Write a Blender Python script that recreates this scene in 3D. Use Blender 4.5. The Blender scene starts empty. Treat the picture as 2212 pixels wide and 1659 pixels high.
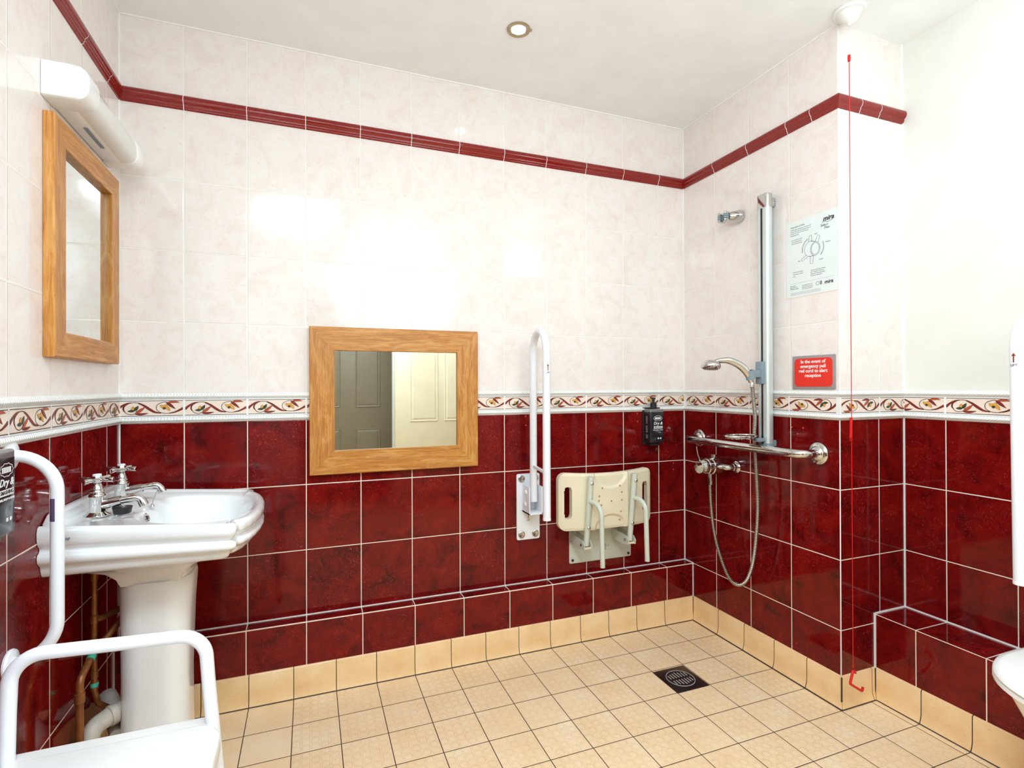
import bpy, bmesh, math, random
from mathutils import Vector, Matrix
random.seed(7)
PI = math.pi
scene = bpy.context.scene
COL = scene.collection

# ------------------------------------------------------------------ camera
cam_d = bpy.data.cameras.new('camera')
cam = bpy.data.objects.new('camera', cam_d)
COL.objects.link(cam)
cam_d.sensor_fit = 'HORIZONTAL'
cam_d.sensor_width = 36.0
cam_d.lens = 36.0 * 1145.29 / 2212.0
cam_d.clip_start = 0.02
RT = Vector((0.93362198, -0.35824354, -0.00339997))
UP = Vector((0.00192042, -0.00448573, 0.9999881))
FW = Vector((0.35825452, 0.9336174, 0.00349999))
cam.matrix_world = Matrix(((RT.x, UP.x, -FW.x, .6078), (RT.y, UP.y, -FW.y, -2.1833),
                           (RT.z, UP.z, -FW.z, 1.1476), (0, 0, 0, 1)))
scene.camera = cam

# ------------------------------------------------------------------ world, exposure, lights
w = bpy.data.worlds.new('world')
scene.world = w
w.use_nodes = True
w.node_tree.nodes['Background'].inputs[0].default_value = (.75, .82, 1, 1)
w.node_tree.nodes['Background'].inputs[1].default_value = .35
vs = scene.view_settings
vs.view_transform = 'Standard'
vs.look = 'None'
vs.gamma = 1
vs.use_curve_mapping = False
vs.exposure = 0.72
scene.cycles.max_bounces = 8
scene.cycles.diffuse_bounces = 5
scene.cycles.glossy_bounces = 5
scene.cycles.caustics_reflective = False
scene.cycles.caustics_refractive = False
scene.cycles.sample_clamp_indirect = 6
scene.cycles.use_denoising = True


def area(name, loc, size, power, color=(1, 1, 1), rot=(0, 0, 0), sy=None):
    d = bpy.data.lights.new(name, 'AREA')
    d.shape = 'RECTANGLE'
    d.size = size
    d.size_y = sy or size
    d.energy = power
    d.color = color
    o = bpy.data.objects.new(name, d)
    o.location = loc
    o.rotation_euler = rot
    COL.objects.link(o)
    return o


def point(name, loc, r, power, color=(1, 1, 1)):
    d = bpy.data.lights.new(name, 'POINT')
    d.shadow_soft_size = r
    d.energy = power
    d.color = color
    o = bpy.data.objects.new(name, d)
    o.location = loc
    COL.objects.link(o)
    return o


area('bounce_flash_light', (.50, -2.08, 2.41), .50, 22, (.74, .88, 1))
point('recess_lamp_light', (2.2, -1.75, 2.15), .12, 6.2, (.75, .89, 1))
point('room_fill_light', (1.25, -2.02, 1.93), .48, 23, (.75, .89, 1.02))  # added soft fill without a fixture, lifts the ceiling and far wall

# ------------------------------------------------------------------ room numbers
W = 2.3744      # shower wall
X2 = 2.7155     # recess wall
YC = -.8377     # return wall
YF = -2.80      # wall behind the camera
ZC = 2.438
LED = .061      # low ledge depth under back wall
ZL = .2725
XL2 = 2.5477    # recess ledge face
ZL2 = .306
ZCO = .112      # cove height
CO = .017       # cove depth
T = .2025
ZR = 1.022      # top of red tiles
ZB = 1.1245     # top of border
ZN = 2.135      # bottom of dado moulding
ZN2 = 2.186


# ------------------------------------------------------------------ materials
def srgb(r, g, b):
    f = lambda c: (c / 255 / 12.92) if c / 255 <= .04045 else ((c / 255 + .055) / 1.055) ** 2.4
    return (f(r), f(g), f(b), 1)


class NT:
    def __init__(s, name):
        s.m = bpy.data.materials.new(name)
        s.m.use_nodes = True
        s.t = s.m.node_tree
        s.b = s.t.nodes['Principled BSDF']

    def n(s, typ, ins=None, **kw):
        nd = s.t.nodes.new(typ)
        for k, v in kw.items():
            setattr(nd, k, v)
        for k, v in (ins or {}).items():
            s.set(nd.inputs[k], v)
        return nd

    def set(s, sock, v):
        if isinstance(v, bpy.types.NodeSocket):
            s.t.links.new(v, sock)
        else:
            sock.default_value = v

    def math(s, op, a, b=0, c=0):
        nd = s.n('ShaderNodeMath', {0: a, 1: b, 2: c}, operation=op)
        return nd.outputs[0]

    def mix(s, f, a, b):
        nd = s.n('ShaderNodeMix', data_type='RGBA')
        s.set(nd.inputs[0], f)
        s.set(nd.inputs[6], a)
        s.set(nd.inputs[7], b)
        return nd.outputs[2]

    def ramp(s, f, stops, interp='LINEAR'):
        nd = s.n('ShaderNodeValToRGB', {0: f})
        cr = nd.color_ramp
        cr.interpolation = interp
        while len(cr.elements) < len(stops):
            cr.elements.new(.5)
        for e, (p, c) in zip(cr.elements, stops):
            e.position = p
            e.color = c if len(c) == 4 else (*c, 1)
        return nd.outputs[0]

    def noise(s, vec, scale, detail=4, rough=.5, dist=0):
        nd = s.n('ShaderNodeTexNoise', {'Vector': vec, 'Scale': scale, 'Detail': detail, 'Roughness': rough, 'Distortion': dist})
        return nd

    def P(s, **kw):
        for k, v in kw.items():
            s.set(s.b.inputs[k], v)


def simple(name, col, rough=.4, metal=0, coat=0, spec=None, var=0.0, vscale=8, bump=0.0, bscale=60):
    s = NT(name)
    s.P(Roughness=rough, Metallic=metal)
    s.b.inputs['Coat Weight'].default_value = coat
    if spec is not None:
        s.b.inputs['Specular IOR Level'].default_value = spec
    tc = s.n('ShaderNodeTexCoord').outputs['Object']
    nz = s.noise(tc, vscale, 5)
    v = max(var, .03)
    lo = tuple(c * (1 - v) for c in col[:3]) + (1,)
    hi = tuple(min(1, c * (1 + v)) for c in col[:3]) + (1,)
    s.P(**{'Base Color': s.ramp(nz.outputs[0], [(.3, lo), (.7, hi)])})
    if bump:
        n2 = s.noise(tc, bscale, 3)
        bp = s.n('ShaderNodeBump', {'Height': n2.outputs[0], 'Strength': bump, 'Distance': .002})
        s.P(Normal=bp.outputs[0])
    return s.m


def edge_mask(s, uv, wu, wv):
    """1 on the grout line, 0 inside a tile; uv in tile units"""
    sep = s.n('ShaderNodeSeparateXYZ', {0: uv})
    out = []
    for o, wd in ((sep.outputs[0], wu), (sep.outputs[1], wv)):
        fr = s.math('FRACT', o)
        d = s.math('MINIMUM', fr, s.math('SUBTRACT', 1.0, fr))
        out.append(s.math('DIVIDE', d, wd))          # <1 inside the grout
    d = s.math('MINIMUM', out[0], out[1])
    mask = s.n('ShaderNodeMapRange', {0: d, 1: .9, 2: 1.1, 3: 1.0, 4: 0.0}).outputs[0]
    soft = s.n('ShaderNodeMapRange', {0: d, 1: .8, 2: 2.6, 3: 0.0, 4: 1.0}, interpolation_type='SMOOTHSTEP').outputs[0]
    return mask, soft


def tile_random(s, uv):
    fl = s.n('ShaderNodeVectorMath', {0: uv}, operation='FLOOR').outputs[0]
    return s.n('ShaderNodeTexWhiteNoise', {'Vector': fl}).outputs[1]


def tilt(s, rnd, nrm, amt):
    c = s.n('ShaderNodeVectorMath', {0: rnd, 1: (.5, .5, .5)}, operation='SUBTRACT').outputs[0]
    c = s.n('ShaderNodeVectorMath', {0: c, 'Scale': amt}, operation='SCALE').outputs[0]
    a = s.n('ShaderNodeVectorMath', {0: nrm, 1: c}, operation='ADD').outputs[0]
    return s.n('ShaderNodeVectorMath', {0: a}, operation='NORMALIZE').outputs[0]


def cream_tile():
    s = NT('cream_marbled_tile')
    uv = s.n('ShaderNodeTexCoord').outputs['UV']
    ob = s.n('ShaderNodeTexCoord').outputs['Object']
    mask, soft = edge_mask(s, uv, .0075, .006)
    rnd = tile_random(s, uv)
    off = s.n('ShaderNodeVectorMath', {0: ob, 1: rnd}, operation='ADD').outputs[0]
    n1 = s.noise(off, 14, 6, .6, 1.0).outputs[0]
    n2 = s.noise(off, 85, 6, .75, 1.2).outputs[0]
    base = s.ramp(n1, [(.32, srgb(233, 221, 213)), (.5, srgb(238, 229, 223)), (.7, srgb(238, 234, 229))])
    col = s.mix(s.ramp(n2, [(.56, (0, 0, 0)), (.72, (1, 1, 1))]), base, srgb(226, 204, 194))
    col = s.mix(mask, col, srgb(238, 238, 230))
    bp = s.n('ShaderNodeBump', {'Height': soft, 'Strength': .5, 'Distance': .0012})
    wob = s.noise(ob, 9, 2).outputs[0]
    b2 = s.n('ShaderNodeBump', {'Height': wob, 'Strength': .16, 'Distance': .004, 'Normal': bp.outputs[0]})
    s.P(**{'Base Color': col, 'Roughness': s.math('MULTIPLY_ADD', mask, .5, .10), 'Normal': tilt(s, rnd, b2.outputs[0], .012)})
    return s.m


def red_tile():
    s = NT('red_marbled_tile')
    uv = s.n('ShaderNodeTexCoord').outputs['UV']
    ob = s.n('ShaderNodeTexCoord').outputs['Object']
    mask, soft = edge_mask(s, uv, .008, .0064)
    rnd = tile_random(s, uv)
    off = s.n('ShaderNodeVectorMath', {0: ob, 1: rnd}, operation='MULTIPLY_ADD').outputs[0]
    off = s.n('ShaderNodeVectorMath', {0: ob, 1: rnd}, operation='ADD').outputs[0]
    n1 = s.noise(off, 11, 6, .6, .8).outputs[0]
    n2 = s.noise(off, 95, 8, .8, 1.6).outputs[0]
    n3 = s.noise(off, 4, 2, .5).outputs[0]
    base = s.ramp(n1, [(.3, srgb(70, 6, 6)), (.48, srgb(106, 10, 11)), (.62, srgb(118, 16, 12)), (.78, srgb(134, 28, 26))])
    vein = s.math('MULTIPLY', s.ramp(n2, [(.55, (0, 0, 0)), (.66, (1, 1, 1))]), s.ramp(n3, [(.3, (0, 0, 0)), (.65, (1, 1, 1))]))
    col = s.mix(s.math('MULTIPLY', vein, .85), base, srgb(186, 72, 76))
    dk = s.ramp(s.noise(off, 24, 4, .6, 1.5).outputs[0], [(.60, (0, 0, 0)), (.72, (1, 1, 1))])
    col = s.mix(s.math('MULTIPLY', dk, .5), col, srgb(52, 4, 6))
    vo = s.n('ShaderNodeTexVoronoi', {'Vector': ob, 'Scale': 9.0})
    col = s.mix(s.math('LESS_THAN', vo.outputs[0], .011), col, srgb(236, 214, 206))
    col = s.mix(mask, col, srgb(240, 226, 212))
    bp = s.n('ShaderNodeBump', {'Height': soft, 'Strength': .6, 'Distance': .0012})
    b2 = s.n('ShaderNodeBump', {'Height': n1, 'Strength': .10, 'Distance': .003, 'Normal': bp.outputs[0]})
    s.P(**{'Base Color': col, 'Roughness': s.math('MULTIPLY_ADD', mask, .5, .06), 'Normal': tilt(s, rnd, b2.outputs[0], .010), 'Specular IOR Level': .27})
    return s.m


def floor_tile():
    s = NT('beige_relief_floor_tile')
    uv = s.n('ShaderNodeTexCoord').outputs['UV']
    ob = s.n('ShaderNodeTexCoord').outputs['Object']
    mask, soft = edge_mask(s, uv, .0095, .0095)
    rnd = tile_random(s, uv)
    sep = s.n('ShaderNodeSeparateXYZ', {0: uv})
    # relief: staggered raised rounded squares
    k = 5.2
    fu = s.math('MULTIPLY', s.math('FRACT', sep.outputs[0]), k)
    fv = s.math('MULTIPLY', s.math('FRACT', sep.outputs[1]), k)
    cu, cv = s.math('FLOOR', fu), s.math('FLOOR', fv)
    par = s.math('MODULO', s.math('ADD', cu, cv), 2.0)
    lu = s.math('ABSOLUTE', s.math('SUBTRACT', s.math('FRACT', fu), .5))
    lv = s.math('ABSOLUTE', s.math('SUBTRACT', s.math('FRACT', fv), .5))
    pw = s.math('ADD', s.math('POWER', s.math('MULTIPLY', lu, 2.5), 5.0), s.math('POWER', s.math('MULTIPLY', lv, 2.5), 5.0))
    sq = s.n('ShaderNodeMapRange', {0: pw, 1: .55, 2: 1.3, 3: 1.0, 4: 0.0}).outputs[0]
    small = s.n('ShaderNodeMapRange', {0: s.math('ABSOLUTE', s.math('SUBTRACT', s.math('MAXIMUM', lu, lv), .42)), 1: .0, 2: .06, 3: 1.0, 4: 0.0}).outputs[0]
    rel = s.math('MULTIPLY', sq, par)
    ring = s.n('ShaderNodeMapRange', {0: s.math('ABSOLUTE', s.math('SUBTRACT', pw, .95)), 1: .0, 2: .45, 3: 1.0, 4: 0.0}).outputs[0]
    ring = s.math('MULTIPLY', ring, par)
    small = s.math('MULTIPLY', small, s.math('SUBTRACT', 1.0, par))
    inside = s.math('MULTIPLY', s.math('GREATER_THAN', s.math('MINIMUM', fu, fv), .12), s.math('LESS_THAN', s.math('MAXIMUM', fu, fv), k - .12))
    plain = s.math('GREATER_THAN', sep.outputs[0], -12.0)         # plain tiles beyond column 12
    on = s.math('MULTIPLY', inside, plain)
    rel = s.math('MULTIPLY', rel, on)
    dirt = s.math('MULTIPLY', s.math('ADD', s.math('MULTIPLY', ring, .45), s.math('MULTIPLY', small, .28)), on)
    off = s.n('ShaderNodeVectorMath', {0: ob, 1: rnd}, operation='ADD').outputs[0]
    n1 = s.noise(off, 7, 6, .6).outputs[0]
    n2 = s.noise(off, 150, 3, .7).outputs[0]
    base = s.ramp(n1, [(.3, srgb(238, 206, 162)), (.55, srgb(244, 216, 176)), (.75, srgb(247, 225, 190))])
    base = s.mix(s.ramp(n2, [(.60, (0, 0, 0)), (.75, (.5, .5, .5))]), base, srgb(190, 148, 96))
    wear = s.noise(ob, 2.5, 3).outputs[0]
    dirt = s.math('MULTIPLY', dirt, s.n('ShaderNodeMapRange', {0: wear, 1: .35, 2: .65, 3: .45, 4: 1.1}).outputs[0])
    col = s.mix(dirt, base, srgb(170, 118, 66))
    col = s.mix(mask, col, srgb(62, 46, 30))
    h = s.math('ADD', s.math('MULTIPLY', rel, .6), s.math('MULTIPLY', soft, 1.0))
    bp = s.n('ShaderNodeBump', {'Height': h, 'Strength': .6, 'Distance': .001})
    s.P(**{'Base Color': col, 'Roughness': .5, 'Normal': bp.outputs[0]})
    return s.m


def cove_tile():
    s = NT('beige_cove_tile')
    uv = s.n('ShaderNodeTexCoord').outputs['UV']
    ob = s.n('ShaderNodeTexCoord').outputs['Object']
    sep = s.n('ShaderNodeSeparateXYZ', {0: uv})
    fr = s.math('FRACT', sep.outputs[0])
    d = s.math('MINIMUM', fr, s.math('SUBTRACT', 1.0, fr))
    mask = s.math('LESS_THAN', d, .010)
    rnd = tile_random(s, uv)
    off = s.n('ShaderNodeVectorMath', {0: ob, 1: rnd}, operation='ADD').outputs[0]
    n1 = s.noise(off, 9, 6, .6).outputs[0]
    n2 = s.noise(off, 160, 3, .7).outputs[0]
    base = s.ramp(n1, [(.3, srgb(234, 194, 140)), (.55, srgb(243, 208, 158)), (.75, srgb(246, 216, 172))])
    base = s.mix(s.ramp(n2, [(.60, (0, 0, 0)), (.75, (.45, .45, .45))]), base, srgb(180, 136, 84))
    col = s.mix(mask, base, srgb(62, 48, 36))
    s.P(**{'Base Color': col, 'Roughness': .32})
    return s.m


def oak():
    s = NT('oiled_oak')
    uv = s.n('ShaderNodeTexCoord').outputs['UV']
    mp = s.n('ShaderNodeMapping', {0: uv, 'Scale': (3.5, 60, 1)})
    n1 = s.noise(mp.outputs[0], 1.6, 8, .65, 1.2).outputs[0]
    mp2 = s.n('ShaderNodeMapping', {0: uv, 'Scale': (14, 150, 1)})
    n2 = s.noise(mp2.outputs[0], 2.2, 5, .6, .4).outputs[0]
    mp3 = s.n('ShaderNodeMapping', {0: uv, 'Scale': (2.2, 9, 1), 'Rotation': (0, 0, .6)})
    n3 = s.noise(mp3.outputs[0], 2.0, 4, .6, 2.0).outputs[0]
    c = s.ramp(n1, [(.3, srgb(158, 94, 34)), (.5, srgb(190, 126, 52)), (.7, srgb(214, 156, 80))])
    c = s.mix(s.math('MULTIPLY', s.ramp(n2, [(.52, (0, 0, 0)), (.66, (1, 1, 1))]), .45), c, srgb(148, 86, 30))
    c = s.mix(s.math('MULTIPLY', s.ramp(n3, [(.48, (0, 0, 0)), (.6, (1, 1, 1))]), .3), c, srgb(226, 178, 110))
    bp = s.n('ShaderNodeBump', {'Height': n2, 'Strength': .15, 'Distance': .001})
    s.P(**{'Base Color': c, 'Roughness': .42, 'Normal': bp.outputs[0]})
    return s.m


def rope_white():
    s = NT('white_rope_moulding')
    uv = s.n('ShaderNodeTexCoord').outputs['UV']      # metres
    mp = s.n('ShaderNodeMapping', {0: uv, 'Rotation': (0, 0, .62)})
    wv = s.n('ShaderNodeTexWave', {'Vector': mp.outputs[0], 'Scale': 40.0, 'Distortion': .3})
    bp = s.n('ShaderNodeBump', {'Height': wv.outputs[1], 'Strength': .34, 'Distance': .0020})
    c = s.ramp(wv.outputs[1], [(0, srgb(222, 224, 220)), (.5, srgb(240, 240, 236)), (1, srgb(244, 244, 240))])
    s.P(**{'Base Color': c, 'Roughness': .15, 'Normal': bp.outputs[0]})
    return s.m


def hose_mat():
    s = NT('ribbed_steel_hose')
    uv = s.n('ShaderNodeTexCoord').outputs['UV']
    sep = s.n('ShaderNodeSeparateXYZ', {0: uv})
    w_ = s.math('SINE', s.math('MULTIPLY', sep.outputs[1], 2 * PI / .0062))
    bp = s.n('ShaderNodeBump', {'Height': w_, 'Strength': 1.0, 'Distance': .0012})
    c = s.ramp(s.math('MULTIPLY_ADD', w_, .5, .5), [(0, srgb(105, 95, 84)), (.5, srgb(205, 196, 184))])
    s.P(**{'Base Color': c, 'Roughness': .25, 'Metallic': .9, 'Normal': bp.outputs[0]})
    return s.m


M = {}
M['cream'] = cream_tile()
M['red'] = red_tile()
M['floor'] = floor_tile()
M['cove'] = cove_tile()
M['oak'] = oak()
M['rope'] = rope_white()
M['hose'] = hose_mat()
M['paint'] = simple('cream_wall_paint', srgb(226, 225, 217), .55, var=.01, bump=.1)
M['ceil'] = simple('white_ceiling_paint', srgb(245, 245, 244), .7, var=.01)
M['grout'] = simple('white_silicone', srgb(244, 244, 240), .35, var=.02)
M['dgrout'] = simple('dark_floor_grout', srgb(70, 58, 46), .7, var=.1)
M['btile'] = simple('border_tile_ground', srgb(240, 222, 206), .12, var=.03, vscale=30)
M['white'] = simple('white_ceramic', srgb(238, 240, 240), .06, coat=.5)
M['enamel'] = simple('white_powder_coat', srgb(236, 238, 242), .22)
M['plastic'] = simple('white_plastic', srgb(240, 240, 236), .3)
M['ivory'] = simple('ivory_plastic', srgb(228, 218, 190), .38, var=.04)
M['seatmetal'] = simple('pale_green_grey_enamel', srgb(205, 210, 196), .35, var=.05)
M['chrome'] = simple('chrome', srgb(205, 205, 203), .07, metal=1, var=.02)
M['steel'] = simple('brushed_steel', srgb(190, 186, 178), .22, metal=1, var=.05)
M['alu'] = simple('satin_aluminium', srgb(212, 222, 220), .4, metal=.6, var=.02)
M['grey'] = simple('blue_grey_plastic', srgb(128, 146, 154), .35)
M['black'] = simple('black_rubber', srgb(28, 28, 30), .45)
M['bottle'] = simple('dark_bottle_plastic', srgb(36, 36, 40), .12, var=.1)
M['bottletop'] = simple('grey_clear_bottle_top', srgb(120, 118, 118), .1, var=.1)
M['ink'] = simple('black_ink', srgb(36, 36, 38), .6)
M['ink2'] = simple('faded_grey_ink', srgb(104, 106, 108), .6)
M['sticker'] = simple('faded_purple_sticker', srgb(96, 78, 112), .5)
M['label'] = simple('white_print', srgb(235, 235, 235), .5)
M['lgrey'] = simple('grey_print', srgb(140, 138, 138), .5)
M['paper'] = simple('laminated_paper', srgb(228, 236, 233), .25, var=.02)
M['sred'] = simple('sign_red', srgb(228, 46, 28), .4)
M['sgrey'] = simple('sign_grey', srgb(150, 142, 140), .4)
M['cordred'] = simple('red_plastic_cord', srgb(214, 12, 18), .35)
M['copper'] = simple('tarnished_copper', srgb(140, 88, 48), .42, metal=.6, var=.35, vscale=40)
M['verd'] = simple('verdigris', srgb(62, 170, 140), .7, var=.2, vscale=80)
M['waste'] = simple('stained_grey_pipe', srgb(186, 178, 164), .5, var=.18, vscale=30)
M['liner'] = simple('red_glazed_moulding', srgb(134, 26, 20), .10, var=.22, vscale=160)
M['dark'] = simple('dark_bronze', srgb(44, 32, 32), .3, metal=.3, var=.15)
M['vine'] = simple('vine_red_paint', srgb(124, 36, 28), .3)
M['out'] = simple('outline_brown_paint', srgb(44, 34, 28), .3)
M['green'] = simple('leaf_green_paint', srgb(52, 66, 48), .3)
M['yellow'] = simple('petal_yellow_paint', srgb(220, 158, 62), .3)
M['orange'] = simple('leaf_orange_paint', srgb(176, 78, 44), .3)
M['gold'] = simple('satin_nickel', srgb(176, 160, 132), .25, metal=.8)
M['door'] = simple('cream_door_paint', srgb(226, 214, 180), .35, var=.02)
M['ddoor'] = simple('shaded_door_paint', srgb(128, 116, 92), .4, var=.04)  # cream door's colour darkened to stand for the unlit passage's shade
M['arrow'] = simple('brick_red_ink', srgb(150, 52, 28), .5)
M['blueink'] = simple('blue_ink', srgb(30, 70, 110), .5)
M['rust'] = simple('rust_stain', srgb(196, 140, 84), .7, var=.3, vscale=60)
mm = NT('mirror_glass')
mm.P(**{'Base Color': (.86, .89, .87, 1), 'Metallic': 1.0, 'Roughness': .01})
M['mirror'] = mm.m
mm = NT('lamp_glow')
mm.P(**{'Base Color': (1, 1, 1, 1), 'Emission Color': (1, .95, .82, 1), 'Emission Strength': 14.0})
M['glow'] = mm.m
mm = NT('clear_diffuser')
mm.P(**{'Base Color': (.93, .92, .88, 1), 'Roughness': .08, 'Transmission Weight': .15, 'IOR': 1.2})
M['diff'] = mm.m


# ------------------------------------------------------------------ mesh builder
class MB:
    def __init__(s):
        s.bm = bmesh.new()
        s.uv = s.bm.loops.layers.uv.new('UVMap')
        s.mats = []

    def mi(s, m):
        if m not in s.mats:
            s.mats.append(m)
        return s.mats.index(m)

    def face(s, pts, m, uvs=None, smooth=False):
        vs_ = [s.bm.verts.new(p) for p in pts]
        return s.vface(vs_, m, uvs, smooth)

    def vface(s, vs_, m, uvs=None, smooth=False):
        try:
            f = s.bm.faces.new(vs_)
        except ValueError:
            return None
        f.material_index = s.mi(m)
        f.smooth = smooth
        if uvs:
            for l, u in zip(f.loops, uvs):
                l[s.uv].uv = u
        return f

    def merge(s, b2, m, mat=None, smooth=False):
        """copy another bmesh in"""
        idx = s.mi(m)
        vm = {}
        for v in b2.verts:
            vm[v] = s.bm.verts.new(mat @ v.co if mat else v.co)
        for f in b2.faces:
            try:
                g = s.bm.faces.new([vm[v] for v in f.verts])
                g.material_index = idx
                g.smooth = smooth or f.smooth
            except ValueError:
                pass
        b2.free()

    def box(s, a, b, m, bev=0, seg=2, mat=None):
        b2 = bmesh.new()
        x0, x1 = sorted((a[0], b[0]))
        y0, y1 = sorted((a[1], b[1]))
        z0, z1 = sorted((a[2], b[2]))
        v = [b2.verts.new(p) for p in ((x0, y0, z0), (x1, y0, z0), (x1, y1, z0), (x0, y1, z0), (x0, y0, z1), (x1, y0, z1), (x1, y1, z1), (x0, y1, z1))]
        for q in ((3, 2, 1, 0), (4, 5, 6, 7), (0, 1, 5, 4), (1, 2, 6, 5), (2, 3, 7, 6), (3, 0, 4, 7)):
            b2.faces.new([v[i] for i in q])
        if bev:
            bmesh.ops.bevel(b2, geom=b2.edges[:], offset=bev, segments=seg, profile=.5, affect='EDGES')
        s.merge(b2, m, mat, smooth=bool(bev))
        return s

    def ring_loft(s, rings, m, close=True, cap0=False, cap1=False, smooth=True):
        vr = [[s.bm.verts.new(p) for p in r] for r in rings]
        n = len(vr[0])
        for i in range(len(vr) - 1):
            for j in range(n if close else n - 1):
                k = (j + 1) % n
                s.vface([vr[i][j], vr[i][k], vr[i + 1][k], vr[i + 1][j]], m, None, smooth)
        if cap0:
            s.vface(vr[0][::-1], m)
        if cap1:
            s.vface(vr[-1], m)
        return vr

    def lathe(s, prof, m, center=(0, 0, 0), axis='Z', n=32, mat=None, caps=True):
        """prof list of (r, h)"""
        A = {'Z': Matrix.Identity(3), 'X': Matrix(((0, 0, 1), (1, 0, 0), (0, 1, 0))), 'Y': Matrix(((1, 0, 0), (0, 0, 1), (0, -1, 0)))}
        if isinstance(axis, str):
            R = A[axis]
        else:
            R = Vector(axis).normalized().to_track_quat('Z', 'Y').to_matrix()
        c = Vector(center)
        rings = []
        for r, h in prof:
            r = max(r, 1e-5)
            rings.append([c + R @ Vector((r * math.cos(2 * PI * i / n), r * math.sin(2 * PI * i / n), h)) for i in range(n)])
        if mat:
            rings = [[mat @ p for p in r] for r in rings]
        s.ring_loft(rings, m, cap0=caps, cap1=caps)
        return s

    def tube(s, path, r, m, n=16, caps=True, closed=False):
        P = [Vector(p) for p in path]
        rs = r if isinstance(r, (list, tuple)) else [r] * len(P)
        up = None
        rings = []
        L = 0
        ls = []
        for i, p in enumerate(P):
            if closed:
                t = (P[(i + 1) % len(P)] - P[i - 1]).normalized()
            elif i == 0:
                t = (P[1] - P[0]).normalized()
            elif i == len(P) - 1:
                t = (P[-1] - P[-2]).normalized()
            else:
                t = ((P[i + 1] - p).normalized() + (p - P[i - 1]).normalized()).normalized()
            if up is None:
                up = Vector((0, 0, 1)) if abs(t.z) < .9 else Vector((1, 0, 0))
            up = (up - t * up.dot(t)).normalized()
            sd = t.cross(up)
            rings.append([p + up * rs[i] * math.cos(2 * PI * k / n) + sd * rs[i] * math.sin(2 * PI * k / n) for k in range(n)])
            if i:
                L += (p - P[i - 1]).length
            ls.append(L)
        if closed:
            rings.append(rings[0])
            ls.append(L)
        vr = [[s.bm.verts.new(q) for q in rg] for rg in rings]
        for i in range(len(vr) - 1):
            for j in range(n):
                k = (j + 1) % n
                s.vface([vr[i][j], vr[i][k], vr[i + 1][k], vr[i + 1][j]], m,
                        [(j / n, ls[i]), ((j + 1) / n, ls[i]), ((j + 1) / n, ls[i + 1]), (j / n, ls[i + 1])], True)
        if caps and not closed:
            s.vface(vr[0][::-1], m)
            s.vface(vr[-1], m)
        return s

    def prism(s, poly, h0, h1, m, mat=None, bev=0):
        """poly in XY, extruded along Z"""
        b2 = bmesh.new()
        lo = [b2.verts.new((x, y, h0)) for x, y in poly]
        hi = [b2.verts.new((x, y, h1)) for x, y in poly]
        n = len(poly)
        b2.faces.new(lo[::-1])
        b2.faces.new(hi)
        for i in range(n):
            b2.faces.new([lo[i], lo[(i + 1) % n], hi[(i + 1) % n], hi[i]])
        bmesh.ops.recalc_face_normals(b2, faces=b2.faces[:])
        if bev:
            es = [e for e in b2.edges if abs(e.verts[0].co.z - e.verts[1].co.z) < 1e-6]
            bmesh.ops.bevel(b2, geom=es, offset=bev, segments=2, profile=.5, affect='EDGES')
        s.merge(b2, m, mat, smooth=bool(bev))
        return s

    def build(s, name, parent=None, ang=38, loc=None):
        bmesh.ops.recalc_face_normals(s.bm, faces=s.bm.faces[:]) if getattr(s, 'recalc', True) else None
        lim = math.radians(ang)
        for e in s.bm.edges:
            if len(e.link_faces) == 2 and e.calc_face_angle(0) > lim:
                e.smooth = False
        me = bpy.data.meshes.new(name)
        s.bm.to_mesh(me)
        s.bm.free()
        for m in s.mats:
            me.materials.append(m)
        o = bpy.data.objects.new(name, me)
        COL.objects.link(o)
        if parent:
            o.parent = parent
            o.matrix_parent_inverse = parent.matrix_basis.inverted()
        return o


def thing(name, label, cat, loc=(0, 0, 0), group=None):
    o = bpy.data.objects.new(name, None)
    o.empty_display_size = .05
    COL.objects.link(o)
    o.location = loc
    o['label'] = label
    o['category'] = cat
    if group:
        o['group'] = group
    return o


def tag(o, label, cat, group=None):
    o['label'] = label
    o['category'] = cat
    if group:
        o['group'] = group
    return o


def struct(o):
    o['kind'] = 'structure'
    return o


def fillet(pts, r, n=8):
    """round the corners of a polyline"""
    P = [Vector(p) for p in pts]
    out = [P[0]]
    for i in range(1, len(P) - 1):
        a, b, c = P[i - 1], P[i], P[i + 1]
        u, v = (a - b), (c - b)
        rr = r[i - 1] if isinstance(r, (list, tuple)) else r
        th = u.angle(v)
        d = min(rr / math.tan(th / 2), u.length * (.97 if i == 1 else .499), v.length * (.97 if i == len(P) - 2 else .499))
        rr = d * math.tan(th / 2)
        u.normalize()
        v.normalize()
        p0, p1 = b + u * d, b + v * d
        ce = b + (u + v).normalized() * (rr / math.sin(th / 2))
        e0, e1 = p0 - ce, p1 - ce
        for k in range(n + 1):
            t = k / n
            om = PI - th
            q = (e0 * math.sin((1 - t) * om) + e1 * math.sin(t * om)) / math.sin(om) if om > 1e-3 else e0.lerp(e1, t)
            out.append(ce + q)
    out.append(P[-1])
    return out


def spline(pts, n=10):
    P = [Vector(p) for p in pts]
    P = [P[0] * 2 - P[1]] + P + [P[-1] * 2 - P[-2]]
    out = []
    for i in range(1, len(P) - 2):
        for k in range(n):
            t = k / n
            a, b, c, d = P[i - 1:i + 3]
            out.append(.5 * ((2 * b) + (c - a) * t + (2 * a - 5 * b + 4 * c - d) * t * t + (3 * b - a - 3 * c + d) * t ** 3))
    out.append(P[-2])
    return out


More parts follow.
